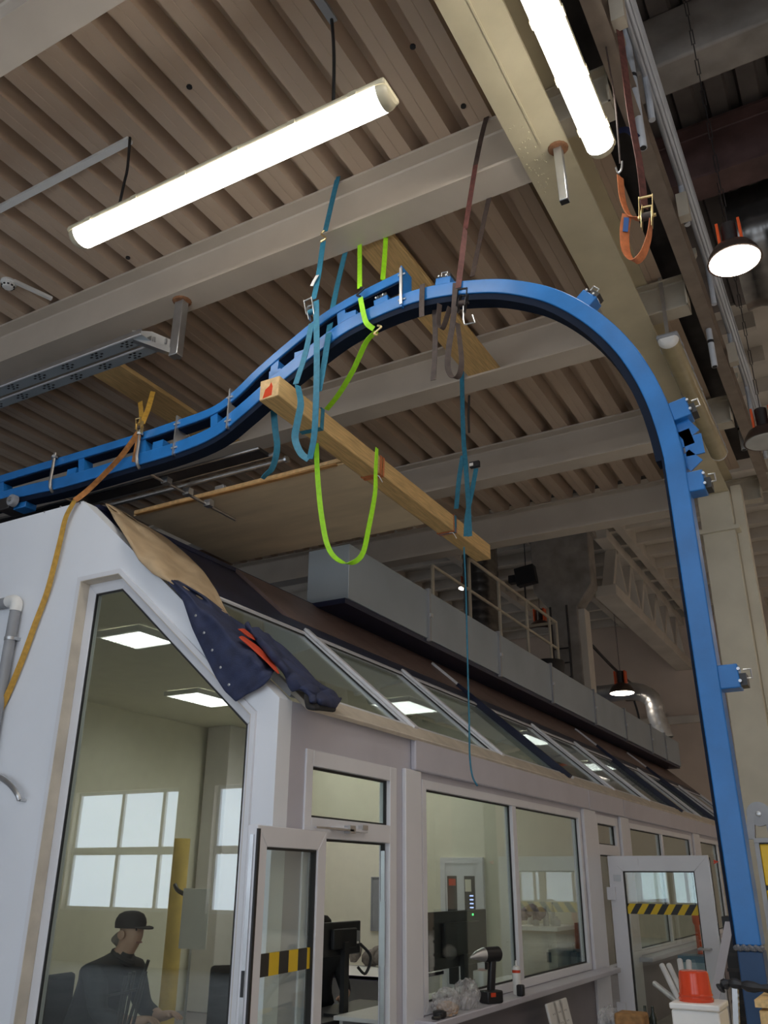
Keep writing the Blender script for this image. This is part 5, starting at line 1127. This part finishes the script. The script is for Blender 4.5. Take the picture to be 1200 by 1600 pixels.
# rough timber crate and clamp in the right bottom corner
a = onY(1181, 1545, 3.9); wc = empty('timber_crate', (a.x+.3, 4.1, 0), 'rough timber crate in the bottom right corner', 'crate')
for k in range(5): MB().box(a.x, a.x+.6, 3.9, 3.92, .04+.245*k, .04+.245*k+.235).build('plank', TIMBER, wc, bevel=.004)
for k in range(5): MB().box(a.x-.0, a.x+.02, 3.925, 4.4, .04+.245*k, .04+.245*k+.235).build('plank', TIMBER, wc, bevel=.004)
MB().box(a.x+.01, a.x+.6, 3.925, 4.4, 0, .04).build('crate_floor', TIMBER, wc); MB().box(a.x-.01, a.x+.6, 3.89, 4.41, 1.265, 1.29).build('lid', TIMBER, wc)
cz = onY(1150, 1548, 3.9)
cp = empty('bar_clamp', (a.x+.1, 4.0, 1.29), 'black bar clamp lying over the edge of the timber crate', 'clamp')
MB().tube(smoothpath([(a.x-.16, 4.05, 1.30), (a.x-.12, 4.05, 1.325), (a.x, 4.05, 1.315), (a.x+.25, 4.05, 1.312)]), [.012, .02, .02]*6+[.02], 8).build('handle_grip', BLACKP, cp)
MB().bar((a.x-.10, 4.06, 1.31), (a.x-.13, 4.06, 1.02), .02, .035, up=(0, 1, 0)).build('clamp_bar', ZINC, cp); sr = MB()
for k in range(12): sr.box(a.x-.107-.0025*k, a.x-.090-.0025*k, 4.052, 4.068, 1.28-.022*k, 1.29-.022*k)
sr.build('bar_teeth', ZINC, cp); MB().box(a.x-.17, a.x-.08, 4.03, 4.09, 1.0, 1.04).build('jaw', BLACKP, cp, bevel=.008)
# yellow machine cabinet with a grey casting on top, behind the post
a = onY(1178, 1312, 7.0); z1 = a.z; yc = empty('yellow_cabinet', (-.5, 7.3, 0), 'yellow sheet metal cabinet behind the foot of the blue post', 'cabinet')
MB().box(a.x+.02, .1, 7.02, 7.6, 0, z1-.02).build('body', BLACKP, yc)
for z0, z2 in ((.05, .95), (1.0, 1.28), (1.31, 1.64), (1.67, z1-.03)): MB().box(a.x+.03, .09, 7.0, 7.02, z0, z2).build('door_panel', YELLOW, yc, bevel=.008)
MB().box(a.x, .12, 6.98, 7.62, z1-.02, z1+.01).build('top_plate', GREYP, yc)
MB().box(a.x-.0, a.x+.03, 6.99, 7.03, 0, z1-.02).build('corner_post', GREYP, yc)
c = onY(1186, 1272, 7.2); cg = empty('pulley_casting', (c.x, 7.2, z1+.01), 'grey cast pulley bracket on top of the yellow cabinet', 'casting')
MB().lathe([(.03, -.03), (.085, -.025), (.085, .025), (.03, .03)], c, axis=(0, 1, 0), n=24).build('pulley', GREYP, cg); MB().lathe([(.012, -.04), (.02, -.036)], c, axis=(0, 1, 0), n=12).build('hub', ZINC, cg)
for s in (-1, 1): MB().prism([(c.x+s*.03, 7.17, c.z), (c.x+s*.07, 7.17, c.z+.02), (c.x+s*.12, 7.17, z1+.01), (c.x+s*.05, 7.17, z1+.01)], (0, .06, 0)).build('bracket_leg', GREYP, cg)
# leaning grey board and black heater beyond the glazed door
a, b = onY(1138, 1440, 9.6), onY(1118, 1545, 9.4); d_ = b-a; ft = a+d_*(a.z/-d_.z)
lb = MB().prism([a-X_*.03, a+X_*.05, ft+X_*.05, ft-X_*.03], Y_*.02); tag(lb.build('leaning_board', PVC), 'pale grey board leaning beside the blue post', 'board')
a = onY(1127, 1432, 10.2); bh = empty('black_rack', (a.x+.15, 10.3, 0), 'black slotted rack standing beyond the glazed open door', 'rack')
MB().box(a.x, a.x+.30, 10.2, 10.5, 0, a.z).build('rack_frame', BLACKP, bh)
for k in range(7): MB().box(a.x-.01, a.x+.31, 10.19, 10.2, .3+.14*k, .33+.14*k).build('slat', DARKST, bh)
a = onX(1088, 1450, -2.9); 
of = onY(1087, 1430, 12.5); orf = empty('orange_figure_stand', (of.x, 12.5, 0), 'slim orange post seen through the glazed open door', 'post'); MB().lathe([(.09, 0), (.06, .03), (.035, .08), (.03, of.z-.12), (.05, of.z-.08), (.05, of.z), (.02, of.z+.03)], (of.x, 12.5, 0), n=14).build('post_body', ORANGE, orf)
q = onY(1085, 1495, 12.0); bx = empty('drawer_cabinet', (q.x, 12.2, 0), 'pale blue drawer unit seen through the glazed open door', 'drawers')
MB().box(q.x-.22, q.x+.25, 12.1, 12.45, 0, q.z).build('drawer_body', mat('steel blue', (.10, .22, .34), .4), bx)
for k in range(5): MB().box(q.x-.2, q.x+.23, 12.08, 12.1, .06+.15*k, .06+.15*k+.12).build('drawer', mat('pale steel blue', (.35, .48, .58), .35), bx)
